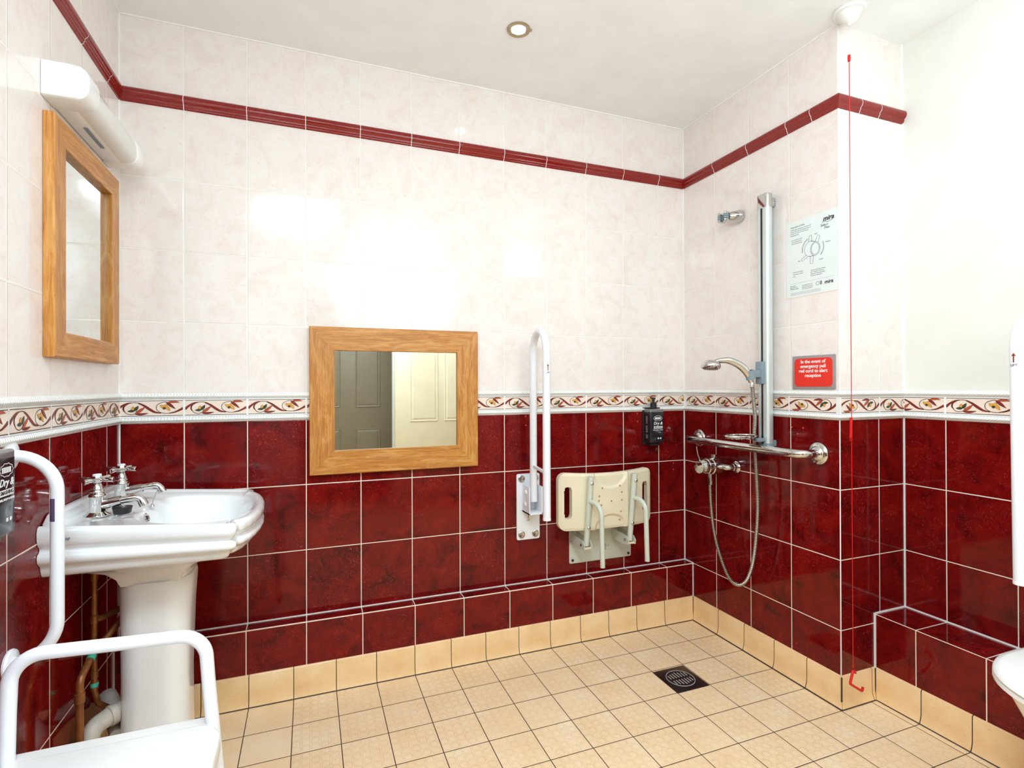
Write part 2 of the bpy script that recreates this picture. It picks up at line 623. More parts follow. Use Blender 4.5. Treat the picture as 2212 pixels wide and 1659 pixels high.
def basis(origin, out):
    """local X right, Y up, Z out of the wall"""
    Z = Vector(out)
    Y = Vector((0, 0, 1))
    Xv = Y.cross(Z)
    m = Matrix.Identity(4)
    for i in range(3):
        m[i][0], m[i][1], m[i][2], m[i][3] = Xv[i], Y[i], Z[i], origin[i]
    return m


def text_into(mb, body, size, mat, m, align='CENTER', bold=0.0, shear=0.0, sx=1.0, ext=.0002):
    cu = bpy.data.curves.new('txt', 'FONT')
    cu.body = body
    cu.size = size
    cu.align_x = align
    cu.align_y = 'CENTER'
    cu.offset = bold
    cu.shear = shear
    cu.extrude = ext
    cu.resolution_u = 3
    o = bpy.data.objects.new('txt', cu)
    COL.objects.link(o)
    bpy.context.view_layer.update()
    me = bpy.data.meshes.new_from_object(o.evaluated_get(bpy.context.evaluated_depsgraph_get()))
    b2 = bmesh.new()
    b2.from_mesh(me)
    mb.merge(b2, m, mat @ Matrix.Diagonal((sx, 1, 1, 1)))
    bpy.data.objects.remove(o)
    bpy.data.curves.remove(cu)
    bpy.data.meshes.remove(me)


def rrect(x0, y0, x1, y1, r, n=6):
    out = []
    for cx, cy, a0 in ((x1 - r, y1 - r, 0), (x0 + r, y1 - r, 90), (x0 + r, y0 + r, 180), (x1 - r, y0 + r, 270)):
        for k in range(n + 1):
            a = math.radians(a0 + 90 * k / n)
            out.append((cx + r * math.cos(a), cy + r * math.sin(a)))
    return out


# ------------------------------------------------------------------ room shell
def wall(name, knots, P, zones, back):
    """knots: (s,u) pairs along the wall; P(s)->(x,y); zones: (z0,z1,mat,v0,v1); back: outward vector"""
    b = MB()
    b.recalc = False
    for (s0, u0), (s1, u1) in zip(knots[:-1], knots[1:]):
        for z0, z1, m, v0, v1 in zones:
            (xa, ya), (xb, yb) = P(s0), P(s1)
            b.face([(xa, ya, z0), (xb, yb, z0), (xb, yb, z1), (xa, ya, z1)], m, [(u0, v0), (u1, v0), (u1, v1), (u0, v1)])
    # solid body behind the face, clear of it and of the neighbours
    (xa, ya), (xb, yb) = P(knots[0][0]), P(knots[-1][0])
    z0, z1 = zones[0][0], zones[-1][1]
    A, Bv = Vector((xa, ya, 0)), Vector((xb, yb, 0))
    di = (Bv - A).normalized() * .003
    A, Bv = A + di, Bv - di
    n_, k = Vector(back) * .004, Vector(back) * .1
    e = Vector((0, 0, 1))
    a0, b0, a1, b1 = A + e * z0, Bv + e * z0, A + e * z1, Bv + e * z1
    for q in ((a0 + k, b0 + k, b1 + k, a1 + k), (a0 + n_, a0 + k, a1 + k, a1 + n_), (b0 + n_, b0 + k, b1 + k, b1 + n_), (a0 + n_, b0 + n_, b1 + n_, a1 + n_)):
        b.face(list(q), M['paint'])
    return struct(b.build(name))


RZ = lambda z: (z - .022) / .25
CZ = lambda z: (z - ZB) / .2525
TZ = [(0.0, ZR, M['red'], RZ(0), RZ(ZR)), (ZR, ZB, M['grout'], 0, 1), (ZB, ZN, M['cream'], 0, CZ(ZN)),
      (ZN, ZN2, M['grout'], 0, 1), (ZN2, ZC, M['cream'], 10, 10 + (ZC - ZN2) / .2525)]
PZ = [(0.0, ZR, M['red'], RZ(0), RZ(ZR)), (ZR, ZB, M['grout'], 0, 1), (ZB, ZC, M['paint'], 0, 1)]

X1 = .1942
uk = lambda s, o: (s, (s - o) / T)
wall('wall_back', [(0, -.9), uk(X1, X1), uk(X1 + 10 * T, X1), (W, 10.75)], lambda s: (s, 0), TZ, (0, 1, 0))
wall('wall_left', [(0, 20.42), (.1177, 21), (.1177 + 13 * T, 34), (2.8, 34.24)], lambda s: (0, -s), TZ, (-1, 0, 0))
wall('wall_right', [(0, 41.02), (.2225, 42), (.2225 + 3 * T, 44.97), (-YC, 45.0)], lambda s: (W, -s), TZ, (1, 0, 0))
wall('wall_return', [(W, 50), (W + T, 51), (X2, 51.68)], lambda s: (s, YC), TZ, (0, 1, 0))
wall('wall_recess', [(-YC, 60.3), (-YC + .1419, 61), (-YC + .1419 + 8 * T, 69), (2.8, 70.7)], lambda s: (X2, -s), PZ, (1, 0, 0))
# wall behind the camera, with the doorway
PF = [(0.0, ZC, M['paint'], 0, 1)]
wall('wall_front', [(0, 0), (.50, 1)], lambda s: (s, YF), PF, (0, -1, 0))
wall('wall_front_right', [(1.335, 0), (X2, 1)], lambda s: (s, YF), PF, (0, -1, 0))
wall('wall_front_top', [(.50, 0), (1.335, 1)], lambda s: (s, YF), [(2.03, ZC, M['paint'], 0, 1)], (0, -1, 0))

# floor with measured joints
xs = [(-.05, -16.05), (.106, -15), (.256, -14), (.406, -13), (.555, -12), (.704, -11), (1.596, -5), (1.745, -4), (1.891, -3), (2.042, -2), (2.200, -1), (2.356, 0), (2.506, 1), (2.9, 3.6)]
ys = [(.02, -.65), (-.077, 0), (-.238, 1), (-.393, 2), (-.552, 3), (-.703, 4), (-.852, 5), (-.999, 6), (-1.147, 7), (-2.929, 19), (-3.5, 22.9)]
b = MB()
b.recalc = False
for (xa, ua), (xb, ub) in zip(xs[:-1], xs[1:]):
    for (ya, va), (yb, vb) in zip(ys[:-1], ys[1:]):
        b.face([(xa, yb, 0), (xb, yb, 0), (xb, ya, 0), (xa, ya, 0)], M['floor'], [(ua, vb), (ub, vb), (ub, va), (ua, va)])
b.box((-.05, -3.5, -.08), (2.9, .02, -.004), M['dgrout'])
struct(b.build('floor'))
b = MB()
b.box((-.1, -3.5, ZC), (X2 + .1, .1, ZC + .08), M['ceil'])
struct(b.build('ceiling'))
# passage behind the doorway
b = MB()
b.box((.35, -3.40, 0), (.40, YF - .1, ZC), M['paint'])
b.box((1.60, -3.40, 0), (1.65, YF - .1, ZC), M['paint'])
b.box((.35, -3.50, 0), (1.65, -3.40, ZC), M['paint'])
struct(b.build('wall_passage'))


def door_leaf(name, x0, x1, y0, z1, m, panels, t=.04):
    """leaf facing +y with raised panels; panels: (x0,x1,z0,z1)"""
    b = MB()
    b.box((x0, y0 - t, .01), (x1, y0, z1), m, .002)
    for a0, a1, c0, c1 in panels:
        A = [(a0, c0), (a1, c0), (a1, c1), (a0, c1)]

        def off(d, y):
            return [(a0 + d, y, c0 + d), (a1 - d, y, c0 + d), (a1 - d, y, c1 - d), (a0 + d, y, c1 - d)]
        b.ring_loft([off(0, y0 + .0005), off(.006, y0 + .007), off(.016, y0 + .003), off(.034, y0 + .008)], m, smooth=False, cap1=True)
    return b


b = door_leaf('d', .56, 1.50, -3.30, 1.98, M['ddoor'], [(x, x + .24, z0, z1) for x in (.66, 1.04) for z0, z1 in ((.22, .73), (.94, 1.52), (1.62, 1.86))])
struct(b.build('door_2'))
dl = door_leaf('d', 1.345, 2.11, -2.745, 1.98, M['door'], [(x, x + .265, z0, z1) for x in (1.477, 1.800) for z0, z1 in ((.15, .56), (.82, 1.55), (1.64, 1.86))])
d1 = struct(dl.build('door_1'))



# dado mouldings and borders -------------------------------------------------
def along(P0, P1, out):
    P0, P1, out = Vector(P0), Vector(P1), Vector(out)
    return P0, (P1 - P0).normalized(), (P1 - P0).length, out


def moulding(name, P0, P1, out, joints, e0=0.0, e1=0.0, label=None):
    """red glazed moulding; profile (out, z)"""
    prof = [(0, 0), (.004, .001), (.0055, .006), (.0055, .0075), (.008, .009), (.0085, .015), (.0085, .017), (.0125, .020), (.0165, .026), (.0178, .033), (.0165, .041), (.012, .047), (.006, .0505), (0, .051)]
    P0, d, L, out = along(P0, P1, out)
    b = MB()
    cuts = [0] + [j for j in joints if 0 < j < L] + [L]
    for i in range(len(cuts) - 1):
        a, c = cuts[i], cuts[i + 1]
        ga = .0012 if i else 0
        gc = .0012 if i < len(cuts) - 2 else 0
        rg = []
        for t, first, last in ((a + ga, i == 0, False), (c - gc, False, i == len(cuts) - 2)):
            ring = []
            for o, z in prof:
                tt = t + (e0 * o if first else 0) + (e1 * o if last else 0)
                ring.append(P0 + d * tt + out * o + Vector((0, 0, z)))
            rg.append(ring)
        b.ring_loft(rg, M['liner'], close=False, smooth=True)
    for j in cuts[1:-1]:
        rg = []
        for t in (j - .0022, j + .0022):
            rg.append([P0 + d * t + out * (o * .97) + Vector((0, 0, z)) for o, z in prof])
        b.ring_loft(rg, M['grout'], close=False, smooth=True)
    b.recalc = False
    return struct(b.build(name, ang=50))


jb = [X1 + k * T for k in range(0, 11)]
moulding('trim_1', (0, 0, ZN), (W, 0, ZN), (0, -1, 0), jb, 1.0, -1.0)
moulding('trim_2', (0, 0, ZN), (0, YF, ZN), (1, 0, 0), [.1177 + k * T for k in range(14)], 1.0)
moulding('trim_3', (W, 0, ZN), (W, YC, ZN), (-1, 0, 0), [.2225, .425, .6275, .735], 1.0, 1.0)
moulding('trim_4', (W, YC, ZN), (X2, YC, ZN), (0, -1, 0), [.104, .206], -1.0, 0)


def stroke(b, f, pts, wd, m, lift, n=8):
    """ribbon along a spline in tile coordinates (metres)"""
    q = spline([(x, y, 0) for x, y in pts], n)
    L = len(q)
    lv, rv = [], []
    for i, p in enumerate(q):
        t = (q[min(i + 1, L - 1)] - q[max(i - 1, 0)])
        nn = Vector((-t.y, t.x, 0)).normalized()
        k = i / (L - 1)
        w_ = wd(k) if callable(wd) else wd
        lv.append(p + nn * w_ / 2)
        rv.append(p - nn * w_ / 2)
    lv = [b.bm.verts.new(f(p.x, p.y, lift)) for p in lv]
    rv = [b.bm.verts.new(f(p.x, p.y, lift)) for p in rv]
    for i in range(L - 1):
        b.vface([lv[i], rv[i], rv[i + 1], lv[i + 1]], m)


def leaf(b, f, x0, y0, x1, y1, wd, m, lift, bend=0.0):
    """almond leaf outlined in brown"""
    d = Vector((x1 - x0, y1 - y0, 0))
    nn = Vector((-d.y, d.x, 0)).normalized()
    for grow, mt, lf in ((.0005, M['out'], lift), (0, m, lift + .00012)):
        L, R = [], []
        N = 8
        for i in range(N + 1):
            t = i / N
            c = Vector((x0, y0, 0)) + d * (t * (1 + grow / d.length * 2) - grow / d.length) + nn * bend * math.sin(PI * t)
            w_ = (wd / 2) * math.sin(PI * min(1, max(.0, t)) ** .8) + grow
            if i in (0, N):
                w_ = grow * .6
            L.append(b.bm.verts.new(f(*(c + nn * w_)[:2], lf)))
            R.append(b.bm.verts.new(f(*(c - nn * w_)[:2], lf)))
        for i in range(N):
            b.vface([L[i], R[i], R[i + 1], L[i + 1]], mt)


def motif(b, f, lo=0.0, hi=1.0):
    sx = .2 / 735
    sy = .052 / 165
    p = lambda x, y: ((x - 885) * sx, (325 - y) * sy)
    V = M['vine']
    tk = lambda k: .0022 + .0058 * math.sin(PI * k) ** 1.2
    # outlines (dark) then fills
    for m, g, lf in ((M['out'], .0011, .0002), (V, 0, .00032)):
        stroke(b, f, [p(888, 345), p(930, 305), p(990, 268), p(1050, 254)], lambda k: .0074 * (1 - k) ** .6 + .0008 + g, m, lf)
        stroke(b, f, [p(1120, 262), p(1180, 290), p(1240, 335), p(1300, 372), p(1370, 386)], lambda k: tk(k) + g, m, lf)
        stroke(b, f, [p(1455, 388), p(1520, 375), p(1575, 350), p(1617, 325)], lambda k: .0072 * k ** .7 + .0008 + g, m, lf)
        stroke(b, f, [p(1010, 265), p(968, 300), p(962, 340), p(985, 375)], lambda k: .0038 * math.sin(PI * k) + .0002 + g, m, lf)
    O = M['out']
    stroke(b, f, [p(1040, 256), p(1080, 252), p(1140, 262), p(1200, 295)], .0019, O, .0004)
    stroke(b, f, [p(1020, 262), p(972, 300), p(966, 345), p(1000, 388), p(1050, 398), p(1090, 380), p(1106, 352)], .0019, O, .0004)
    stroke(b, f, [p(1455, 258), p(1400, 250), p(1340, 272), p(1316, 310), p(1330, 355), p(1390, 386), p(1470, 388), p(1540, 372)], .0019, O, .0004)
    G, Y_, Or = M['green'], M['yellow'], M['orange']
    leaf(b, f, *p(1062, 348), *p(1066, 300), .011, Y_, .0005)
    leaf(b, f, *p(1082, 352), *p(1006, 358), .009, G, .0006)
    leaf(b, f, *p(1078, 356), *p(1122, 292), .010, G, .0007)
    leaf(b, f, *p(1084, 394), *p(1228, 384), .0075, V, .0005, -.002)
    leaf(b, f, *p(1092, 390), *p(1194, 308), .0095, Or, .0007)
    leaf(b, f, *p(1412, 322), *p(1356, 288), .011, Y_, .0005)
    leaf(b, f, *p(1408, 318), *p(1432, 276), .011, Y_, .0006)
    leaf(b, f, *p(1420, 300), *p(1468, 358), .011, Y_, .0007)
    leaf(b, f, *p(1388, 330), *p(1424, 322), .009, G, .0009)
    leaf(b, f, *p(1424, 248), *p(1528, 336), .0095, V, .0006)
    leaf(b, f, *p(1440, 256), *p(1576, 256), .0085, Or, .0005, .003)


def border(name, P0, P1, out, tiles, e0=0.0, e1=0.0):
    """tiles: (s0, s1, flip)"""
    P0, d, L, out = along(P0, P1, out)
    z0, z1 = ZR, ZB
    b = MB()
    b.recalc = False
    hr = .0195

    def rope(zb):
        prof = [(0, 0), (.005, .0008), (.0062, .003)] + [(.0062 + .006 * math.sin(PI * k / 8), .003 + .0135 * k / 8) for k in range(1, 8)] + [(.0062, .0165), (.0055, .0185), (0, .0195)]
        rg = []
        for t in (0, L):
            rg.append([P0 + d * (t + ((e0 * o) if t == 0 else (e1 * o))) + out * o + Vector((0, 0, zb + z)) for o, z in prof])
        vr = [[b.bm.verts.new(q) for q in r] for r in rg]
        for j in range(len(prof) - 1):
            b.vface([vr[0][j], vr[1][j], vr[1][j + 1], vr[0][j + 1]], M['rope'], [(0, prof[j][1]), (L, prof[j][1]), (L, prof[j + 1][1]), (0, prof[j + 1][1])], True)
    rope(z0)
    rope(z1 - hr)
    # flat ground
    za, zb = z0 + hr, z1 - hr
    zm = (za + zb) / 2
    ot = .003
    f0 = P0 + d * (e0 * ot) + out * ot
    f1 = P0 + d * (L + e1 * ot) + out * ot
    ez = Vector((0, 0, 1))
    b.face([f0 + ez * za, f1 + ez * za, f1 + ez * zb, f0 + ez * zb], M['white'])
    for s0, s1, flip in tiles:
        full = flip in (0, 1)
        wT = s1 - s0
        a, c = s0 + .0035, s1 - .0035
        a, c = max(a, .004), min(c, L - .004)
        o1 = P0 + out * (ot + .0003)
        hh = .0268
        b.face([o1 + d * a + ez * (zm - hh), o1 + d * c + ez * (zm - hh), o1 + d * c + ez * (zm + hh), o1 + d * a + ez * (zm + hh)], M['btile'])
        o2 = P0 + out * (ot + .0006)
        for sgn in (-1, 1):
            zz = zm + sgn * .0262
            b.face([o2 + d * a + ez * (zz - .0009), o2 + d * c + ez * (zz - .0009), o2 + d * c + ez * (zz + .0009), o2 + d * a + ez * (zz + .0009)], M['out'])

        def f(x, y, l, s0=s0, flip=flip):
            xx = x if not (flip & 1) else .2 - x
            yy = y if not (flip & 1) else -y
            t = min(max(s0 + .001 + xx, a), c)
            return P0 + d * t + out * (ot + .0006 + l) + ez * (zm + yy * .9)
        motif(b, f)
        if s1 < L - .01:
            o3 = P0 + out * .0034
            b.face([o3 + d * (s1 - .0016) + ez * za, o3 + d * (s1 + .0016) + ez * za, o3 + d * (s1 + .0016) + ez * zb, o3 + d * (s1 - .0016) + ez * zb], M['grout'])
            for zr_ in (z0, z1 - hr):
                pr = [(.0005, 0), (.0066, .003)] + [(.0064 + .006 * math.sin(PI * k / 8), .003 + .0135 * k / 8) for k in range(1, 8)] + [(.0066, .0165), (.0005, .0195)]
                b.ring_loft([[P0 + d * t + out * o + ez * (zr_ + z) for o, z in pr] for t in (s1 - .0008, s1 + .0008)], M['grout'], close=False)
    # remove faces squashed by the clamping at cut tiles
    dead = [fc for fc in b.bm.faces if fc.calc_area() < 1e-10]
    bmesh.ops.delete(b.bm, geom=dead, context='FACES')
    return struct(b.build(name, ang=50))


def tl(off, n, L, fl=None, first=True):
    s = [off + k * T for k in range(n + 1)]
    out = []
    if first and off > 0:
        out.append((off - T, off, 0))
    for k in range(n):
        if s[k] < L - .012:
            out.append((s[k], min(s[k] + T, 99), 1 if fl and k in fl else 0))
    return out


border('trim_5', (0, 0, 0), (W, 0, 0), (0, -1, 0), tl(X1, 11, W), 1.0, -1.0)
# left wall runs towards the viewer: the pattern reads mirrored along -y, so build it from the near end
L0 = 2.8
border('trim_6', (0, YF, 0), (0, 0, 0), (1, 0, 0), [(L0 - .1177 - (k + 1) * T, L0 - .1177 - k * T, 0) for k in range(13)] + [(L0 - .1177, L0 - .1177 + T, 0)], 0, -1.0)
border('trim_7', (W, 0, 0), (W, YC, 0), (-1, 0, 0), [(.2225 - T, .2225, 0), (.2225, .425, 0), (.425, .6275, 0), (.6275, .83, 1)], 1.0, 1.0)
border('trim_8', (W, YC, 0), (X2, YC, 0), (0, -1, 0), [(0, T, 1), (T, 2 * T, 0)], -1.0, -1.0)
border('trim_9', (X2, YC, 0), (X2, YF, 0), (-1, 0, 0), [(.1419 + (k - 1) * T, .1419 + k * T, 0) for k in range(10)], 1.0, 0)

# low tiled ledge under the back wall -----------------------------------------
b = MB()
b.recalc = False
kn = [(0, -.96)] + [(X1 + k * T, k) for k in range(11)] + [(W, 10.75)]
for (xa, ua), (xb, ub) in zip(kn[:-1], kn[1:]):
    b.face([(xa, -LED, 0), (xb, -LED, 0), (xb, -LED, ZL), (xa, -LED, ZL)], M['red'], [(ua, 80.02 + .56), (ub, 80.58), (ub, 81), (ua, 81)])
    b.face([(xa, -LED, ZL), (xb, -LED, ZL), (xb, 0, ZL), (xa, 0, ZL)], M['red'], [(ua, 90.0), (ub, 90), (ub, 90.3), (ua, 90.3)])
struct(b.build('trim_10'))
# boxed ledge along the recess wall
b = MB()
b.recalc = False
kn = [(-YC, 60.3), (-YC + .1419, 61), (-YC + .1419 + 8 * T, 69), (2.8, 70.7)]
for (sa, ua), (sb, ub) in zip(kn[:-1], kn[1:]):
    b.face([(XL2, -sa, 0), (XL2, -sb, 0), (XL2, -sb, ZL2), (XL2, -sa, ZL2)], M['red'], [(ua, 100.1), (ub, 100.1), (ub, 101), (ua, 101)])
    b.face([(XL2, -sa, ZL2), (XL2, -sb, ZL2), (X2, -sb, ZL2), (X2, -sa, ZL2)], M['red'], [(ua, 110), (ub, 110), (ub, 110.8), (ua, 110.8)])
struct(b.build('trim_11'))


# cove tiles --------------------------------------------------------------------
def cove(name, P0, P1, out, joints, e0, e1, u0):
    P0, d, L, out = along(P0, P1, out)
    prof = [(0, ZCO + .001), (.0035, ZCO), (.006, ZCO - .004), (.0065, .040), (.0072, .028), (.0095, .016), (.0135, .0055), (CO - .001, .0015), (CO, .0)]
    b = MB()
    b.recalc = False
    kn = [(0, u0)]
    i = math.floor(u0) + 1
    for j in joints:
        kn.append((j, i))
        i += 1
    kn.append((L, i - 1 + (L - (joints[-1] if joints else 0)) / .15))
    kn[-1] = (kn[-1][0], min(kn[-1][1], kn[-2][1] + .97))
    for n_, ((sa, ua), (sb, ub)) in enumerate(zip(kn[:-1], kn[1:])):
        ra = [P0 + d * (sa + (e0 * o if n_ == 0 else 0)) + out * o + Vector((0, 0, z)) for o, z in prof]
        rb = [P0 + d * (sb + (e1 * o if n_ == len(kn) - 2 else 0)) + out * o + Vector((0, 0, z)) for o, z in prof]
        va = [b.bm.verts.new(q) for q in ra]
        vb = [b.bm.verts.new(q) for q in rb]
        for j in range(len(prof) - 1):
            b.vface([va[j], va[j + 1], vb[j + 1], vb[j]], M['cove'], [(ua, prof[j][1]), (ua, prof[j + 1][1]), (ub, prof[j + 1][1]), (ub, prof[j][1])], True)
    a_, c_ = P0 + d * (e0 * CO), P0 + d * (L + e1 * CO)
    e_ = Vector((0, 0, .0045))
    b.face([a_ + out * (CO - .004) + e_, c_ + out * (CO - .004) + e_, c_ + out * (CO + .0012) + e_ * .2, a_ + out * (CO + .0012) + e_ * .2], M['dgrout'])
    return struct(b.build(name, ang=60))


xj = [.106, .256, .406, .555, .704] + [.704 + .1487 * k for k in range(1, 6)] + [1.596, 1.745, 1.891, 2.042, 2.200]
cove('baseboard_back', (0, -LED, 0), (W, -LED, 0), (0, -1, 0), xj, 1, -1, .3)
yj = [.238, .393, .552, .703]
cove('baseboard_right', (W, -LED, 0), (W, YC, 0), (-1, 0, 0), [v - LED for v in yj], 1, 1, 20.0)
cove('baseboard_return', (W, YC, 0), (XL2, YC, 0), (0, -1, 0), [.150], -1, -1, 40.0)
cove('baseboard_recess', (XL2, YC, 0), (XL2, YF, 0), (-1, 0, 0), [.999 + .1485 * k + YC for k in range(12)], 1, 0, 60.0)
cove('baseboard_left', (0, YF, 0), (0, -LED, 0), (1, 0, 0), [.1 + .15 * k for k in range(18)], 0, -1, 80.0)

# silicone beads ------------------------------------------------------------------
b = MB()
g = .0045
G_ = M['grout']
b.box((0, -g, ZL), (g, 0, ZC), G_)
b.box((W - g, -g, ZL), (W, 0, ZC), G_)
b.box((X2 - g, YC - g, ZL2), (X2, YC, ZC), G_)
b.box((0, -g * .9, ZL - .001), (W, 0, ZL + g * .8), G_)
b.box((W - g, -LED - g * .6, ZCO), (W, -LED + .003, ZL + g), G_)
b.box((W - g * .9, -LED - .002, ZL), (W, 0, ZL + g), G_)
b.box((0, -g, ZC - g), (W, 0, ZC), G_)
b.box((W - g, YC, ZC - g), (W, 0, ZC), G_)
b.box((0, YF, ZC - g), (g, 0, ZC), G_)
b.box((0, -LED - g, ZCO), (g, -LED + .003, ZL + g), G_)
b.box((X2 - g, YF, ZL2), (X2, YC, ZL2 + g), G_)
b.box((XL2 - .003, YC - g * 1.2, ZL2 - .002), (X2, YC, ZL2 + g), G_)
b.box((XL2 - g, YC - g * 1.3, ZCO), (XL2 + .001, YC, ZL2 + g), G_)
b.box((W - .0012, YC - .0012, ZCO), (W + .0015, YC + .0015, ZN), G_)
struct(b.build('trim_12'))
b = MB()
b.box((W - .0085, -LED - .0085, .004), (W - .006, -LED - .006, ZCO - .001), M['dgrout'])
b.box((W - .008, YC - .008, .004), (W - .004, YC - .004, ZCO - .002), M['dgrout'])
b.box((XL2 - .009, YC - .009, .004), (XL2 - .005, YC - .004, ZCO - .002), M['dgrout'])
struct(b.build('trim_13'))


# ------------------------------------------------------------------ framed mirrors
def framed_mirror(label, org, out, wd, ht, sw, th, glass_in=.010, inner=.008):
    t = thing('wall_mirror', label, 'mirror', org)
    m = basis(org, out)
    b = MB()
    b.recalc = True

    def rect(d, z):
        return [(d, d, z), (wd - d, d, z), (wd - d, ht - d, z), (d, ht - d, z)]
    prof = [(0.001, 0), (0, .002), (0, th - .003), (.003, th), (sw - .002, th), (sw, th - .002), (sw, glass_in - .004)]
    ls = [0]
    for i in range(1, len(prof)):
        ls.append(ls[-1] + math.dist(prof[i], prof[i - 1]))
    for side in range(4):
        for i in range(len(prof) - 1):
            A, Bq = rect(*prof[i]), rect(*prof[i + 1])
            k = (side + 1) % 4
            q = [A[side], A[k], Bq[k], Bq[side]]
            ax = 0 if side in (0, 2) else 1
            uvs = [(p[ax] + side * 3.1, v) for p, v in zip(q, (ls[i], ls[i], ls[i + 1], ls[i + 1]))]
            b.face([m @ Vector(p) for p in q], M['oak'], uvs)
    bmesh.ops.remove_doubles(b.bm, verts=b.bm.verts[:], dist=1e-6)
    b.build('frame', t)
    b = MB()
    b.box((sw - .003, sw - .003, glass_in - .006), (wd - sw + .003, ht - sw + .003, glass_in - .002), M['mirror'], mat=m)
    b.build('mirror_glass', t)
    return t


framed_mirror('square oak framed mirror on the far wall reflecting two panelled doors', (.6105, -.0008, .808), (0, -1, 0), .6700, .5700, .0915, .0265, .0185)
framed_mirror('tall oak framed mirror beside the corner above the basin taps', (.0008, -.562, 1.2235), (1, 0, 0), .477, .605, .0655, .0245)

# ------------------------------------------------------------------ shaver light over the left mirror
t = thing('shaver_light', 'white strip wall light with clear diffuser above the tall mirror', 'wall light', (0, -.335, 1.90))


def light_sec(y, sc=1.0, z0=1.862, z1=1.950, dx=.098):
    zc = (z0 + z1) / 2
    hz = (z1 - z0) / 2 * sc
    xx = dx * sc
    out = [(.001, y, zc - hz)]
    for k in range(15):
        a = -PI / 2 + PI * k / 14
        ca, sa = math.cos(a), math.sin(a)
        q = (abs(ca) ** 2.6 + abs(sa) ** 4.0) ** (-1 / 3.2)
        out.append((xx * (.45 + .55 * q * ca), y, zc + hz * max(-1, min(1, q * sa))))
    out.append((.001, y, zc + hz))
    return out


b = MB()
b.ring_loft([light_sec(-.572, .93), light_sec(-.568, .99), light_sec(-.560), light_sec(-.500), light_sec(-.497, .97)], M['plastic'], cap0=True, cap1=True)
b.build('end_cap', t)
b = MB()
b.ring_loft([light_sec(-.155, .97), light_sec(-.150), light_sec(-.112), light_sec(-.104, .99), light_sec(-.100, .93)], M['plastic'], cap0=True, cap1=True)
b.build('end_cap', t)
b = MB()
b.box((.001, -.50, 1.864), (.052, -.15, 1.948), M['plastic'], .004)
b.build('backplate', t)
b = MB()
b.ring_loft([[(x if x > .01 else .05, y, z) for x, y, z in light_sec(yy, .94)] for yy in (-.498, -.152)], M['diff'], cap0=True, cap1=True)
b.build('diffuser', t)
b = MB()
b.tube([(.068, -.49, 1.905), (.068, -.16, 1.905)], .008, M['white'])
b.build('lamp_tube', t)
b = MB()
b.box((.030, -.40, 1.8605), (.040, -.27, 1.8635), M['grey'])
b.build('vent_slot', t)

# ------------------------------------------------------------------ wash basin with pedestal
YB = -.333
BZ = lambda x: .812 - .032 * max(0, x) / .42
half = [(0, .262), (.10, .264), (.20, .266), (.30, .268), (.385, .270), (.410, .269), (.424, .262), (.429, .250), (.424, .238), (.415, .232), (.426, .224), (.440, .210), (.454, .175), (.464, .13), (.472, .07), (.475, 0)]


def outline(off, n=192, xc=.27):
    """plan outline sampled by angle around (xc,0), shrunk by off"""
    pts = [(x, h) for x, h in half]
    poly = pts + [(x, -h) for x, h in reversed(pts[:-1])]
    res = []
    m_ = len(poly)
    for k in range(n):
        a = 2 * PI * (k + .5) / n
        dx, dy = math.cos(a), math.sin(a)
        best = None
        for i in range(m_):
            (ax, ay), (bx, by) = poly[i], poly[(i + 1) % m_]
            ex, ey = bx - ax, by - ay
            den = dx * ey - dy * ex
            if abs(den) < 1e-12:
                continue
            tt = ((ax - xc) * ey - (ay - 0) * ex) / den
            uu = ((ax - xc) * dy - ay * dx) / den
            if tt > 0 and -1e-9 <= uu <= 1 + 1e-9:
                best = tt if best is None else max(best, tt)
        x, y = xc + dx * best, dy * best
        x = .001 + (x) * (.475 - off) / .475
        y = y * (.27 - off) / .27
        res.append((x, y))
    return res


def ring(off, t_, dz=0.0, back=None):
    out = []
    for x, y in outline(off):
        zt = BZ(x) + dz
        z = zt * (1 - t_) + .685 * t_
        out.append((x, YB + y, z))
    return out


basin = thing('wash_basin', 'white ceramic pedestal basin with stepped rim under the tall mirror', 'basin', (.0, YB, 0))
b = MB()
rings = []
N = 192
# bowl inside, from the plug hole outwards
bx, bry, brx = .292, .200, .148
bo = []
for k in range(N):
    a = 2 * PI * (k + .5) / N
    # squarish ellipse
    ca, sa = math.cos(a), math.sin(a)
    q = (abs(ca / brx) ** 2.6 + abs(sa / bry) ** 2.6) ** (-1 / 2.6)
    bo.append((q * ca, q * sa))
for sc, dz in ((.06, -.150), (.25, -.146), (.5, -.132), (.72, -.105), (.86, -.070), (.94, -.035), (.985, -.014), (1.02, -.008)):
    cx = bx - .0 * (1 - sc)
    rings.append([(cx + x * sc, YB + y * sc, BZ(cx + x * sc) + dz) for x, y in bo])
rings.append(ring(.034, 0, -.007))
rings.append(ring(.026, 0, -.004))
for off, tt, dz in ((.020, 0, 0), (.012, .0, .0015), (.004, .02, 0), (.0, .12, 0), (.001, .26, 0), (.006, .36, 0), (.013, .41, 0), (.015, .46, 0), (.012, .50, 0), (.004, .53, 0), (.001, .60, 0), (.003, .68, 0), (.011, .74, 0), (.018, .78, 0), (.020, .86, 0), (.024, .95, 0), (.030, 1.0, 0)):
    rings.append(ring(off, tt, dz))
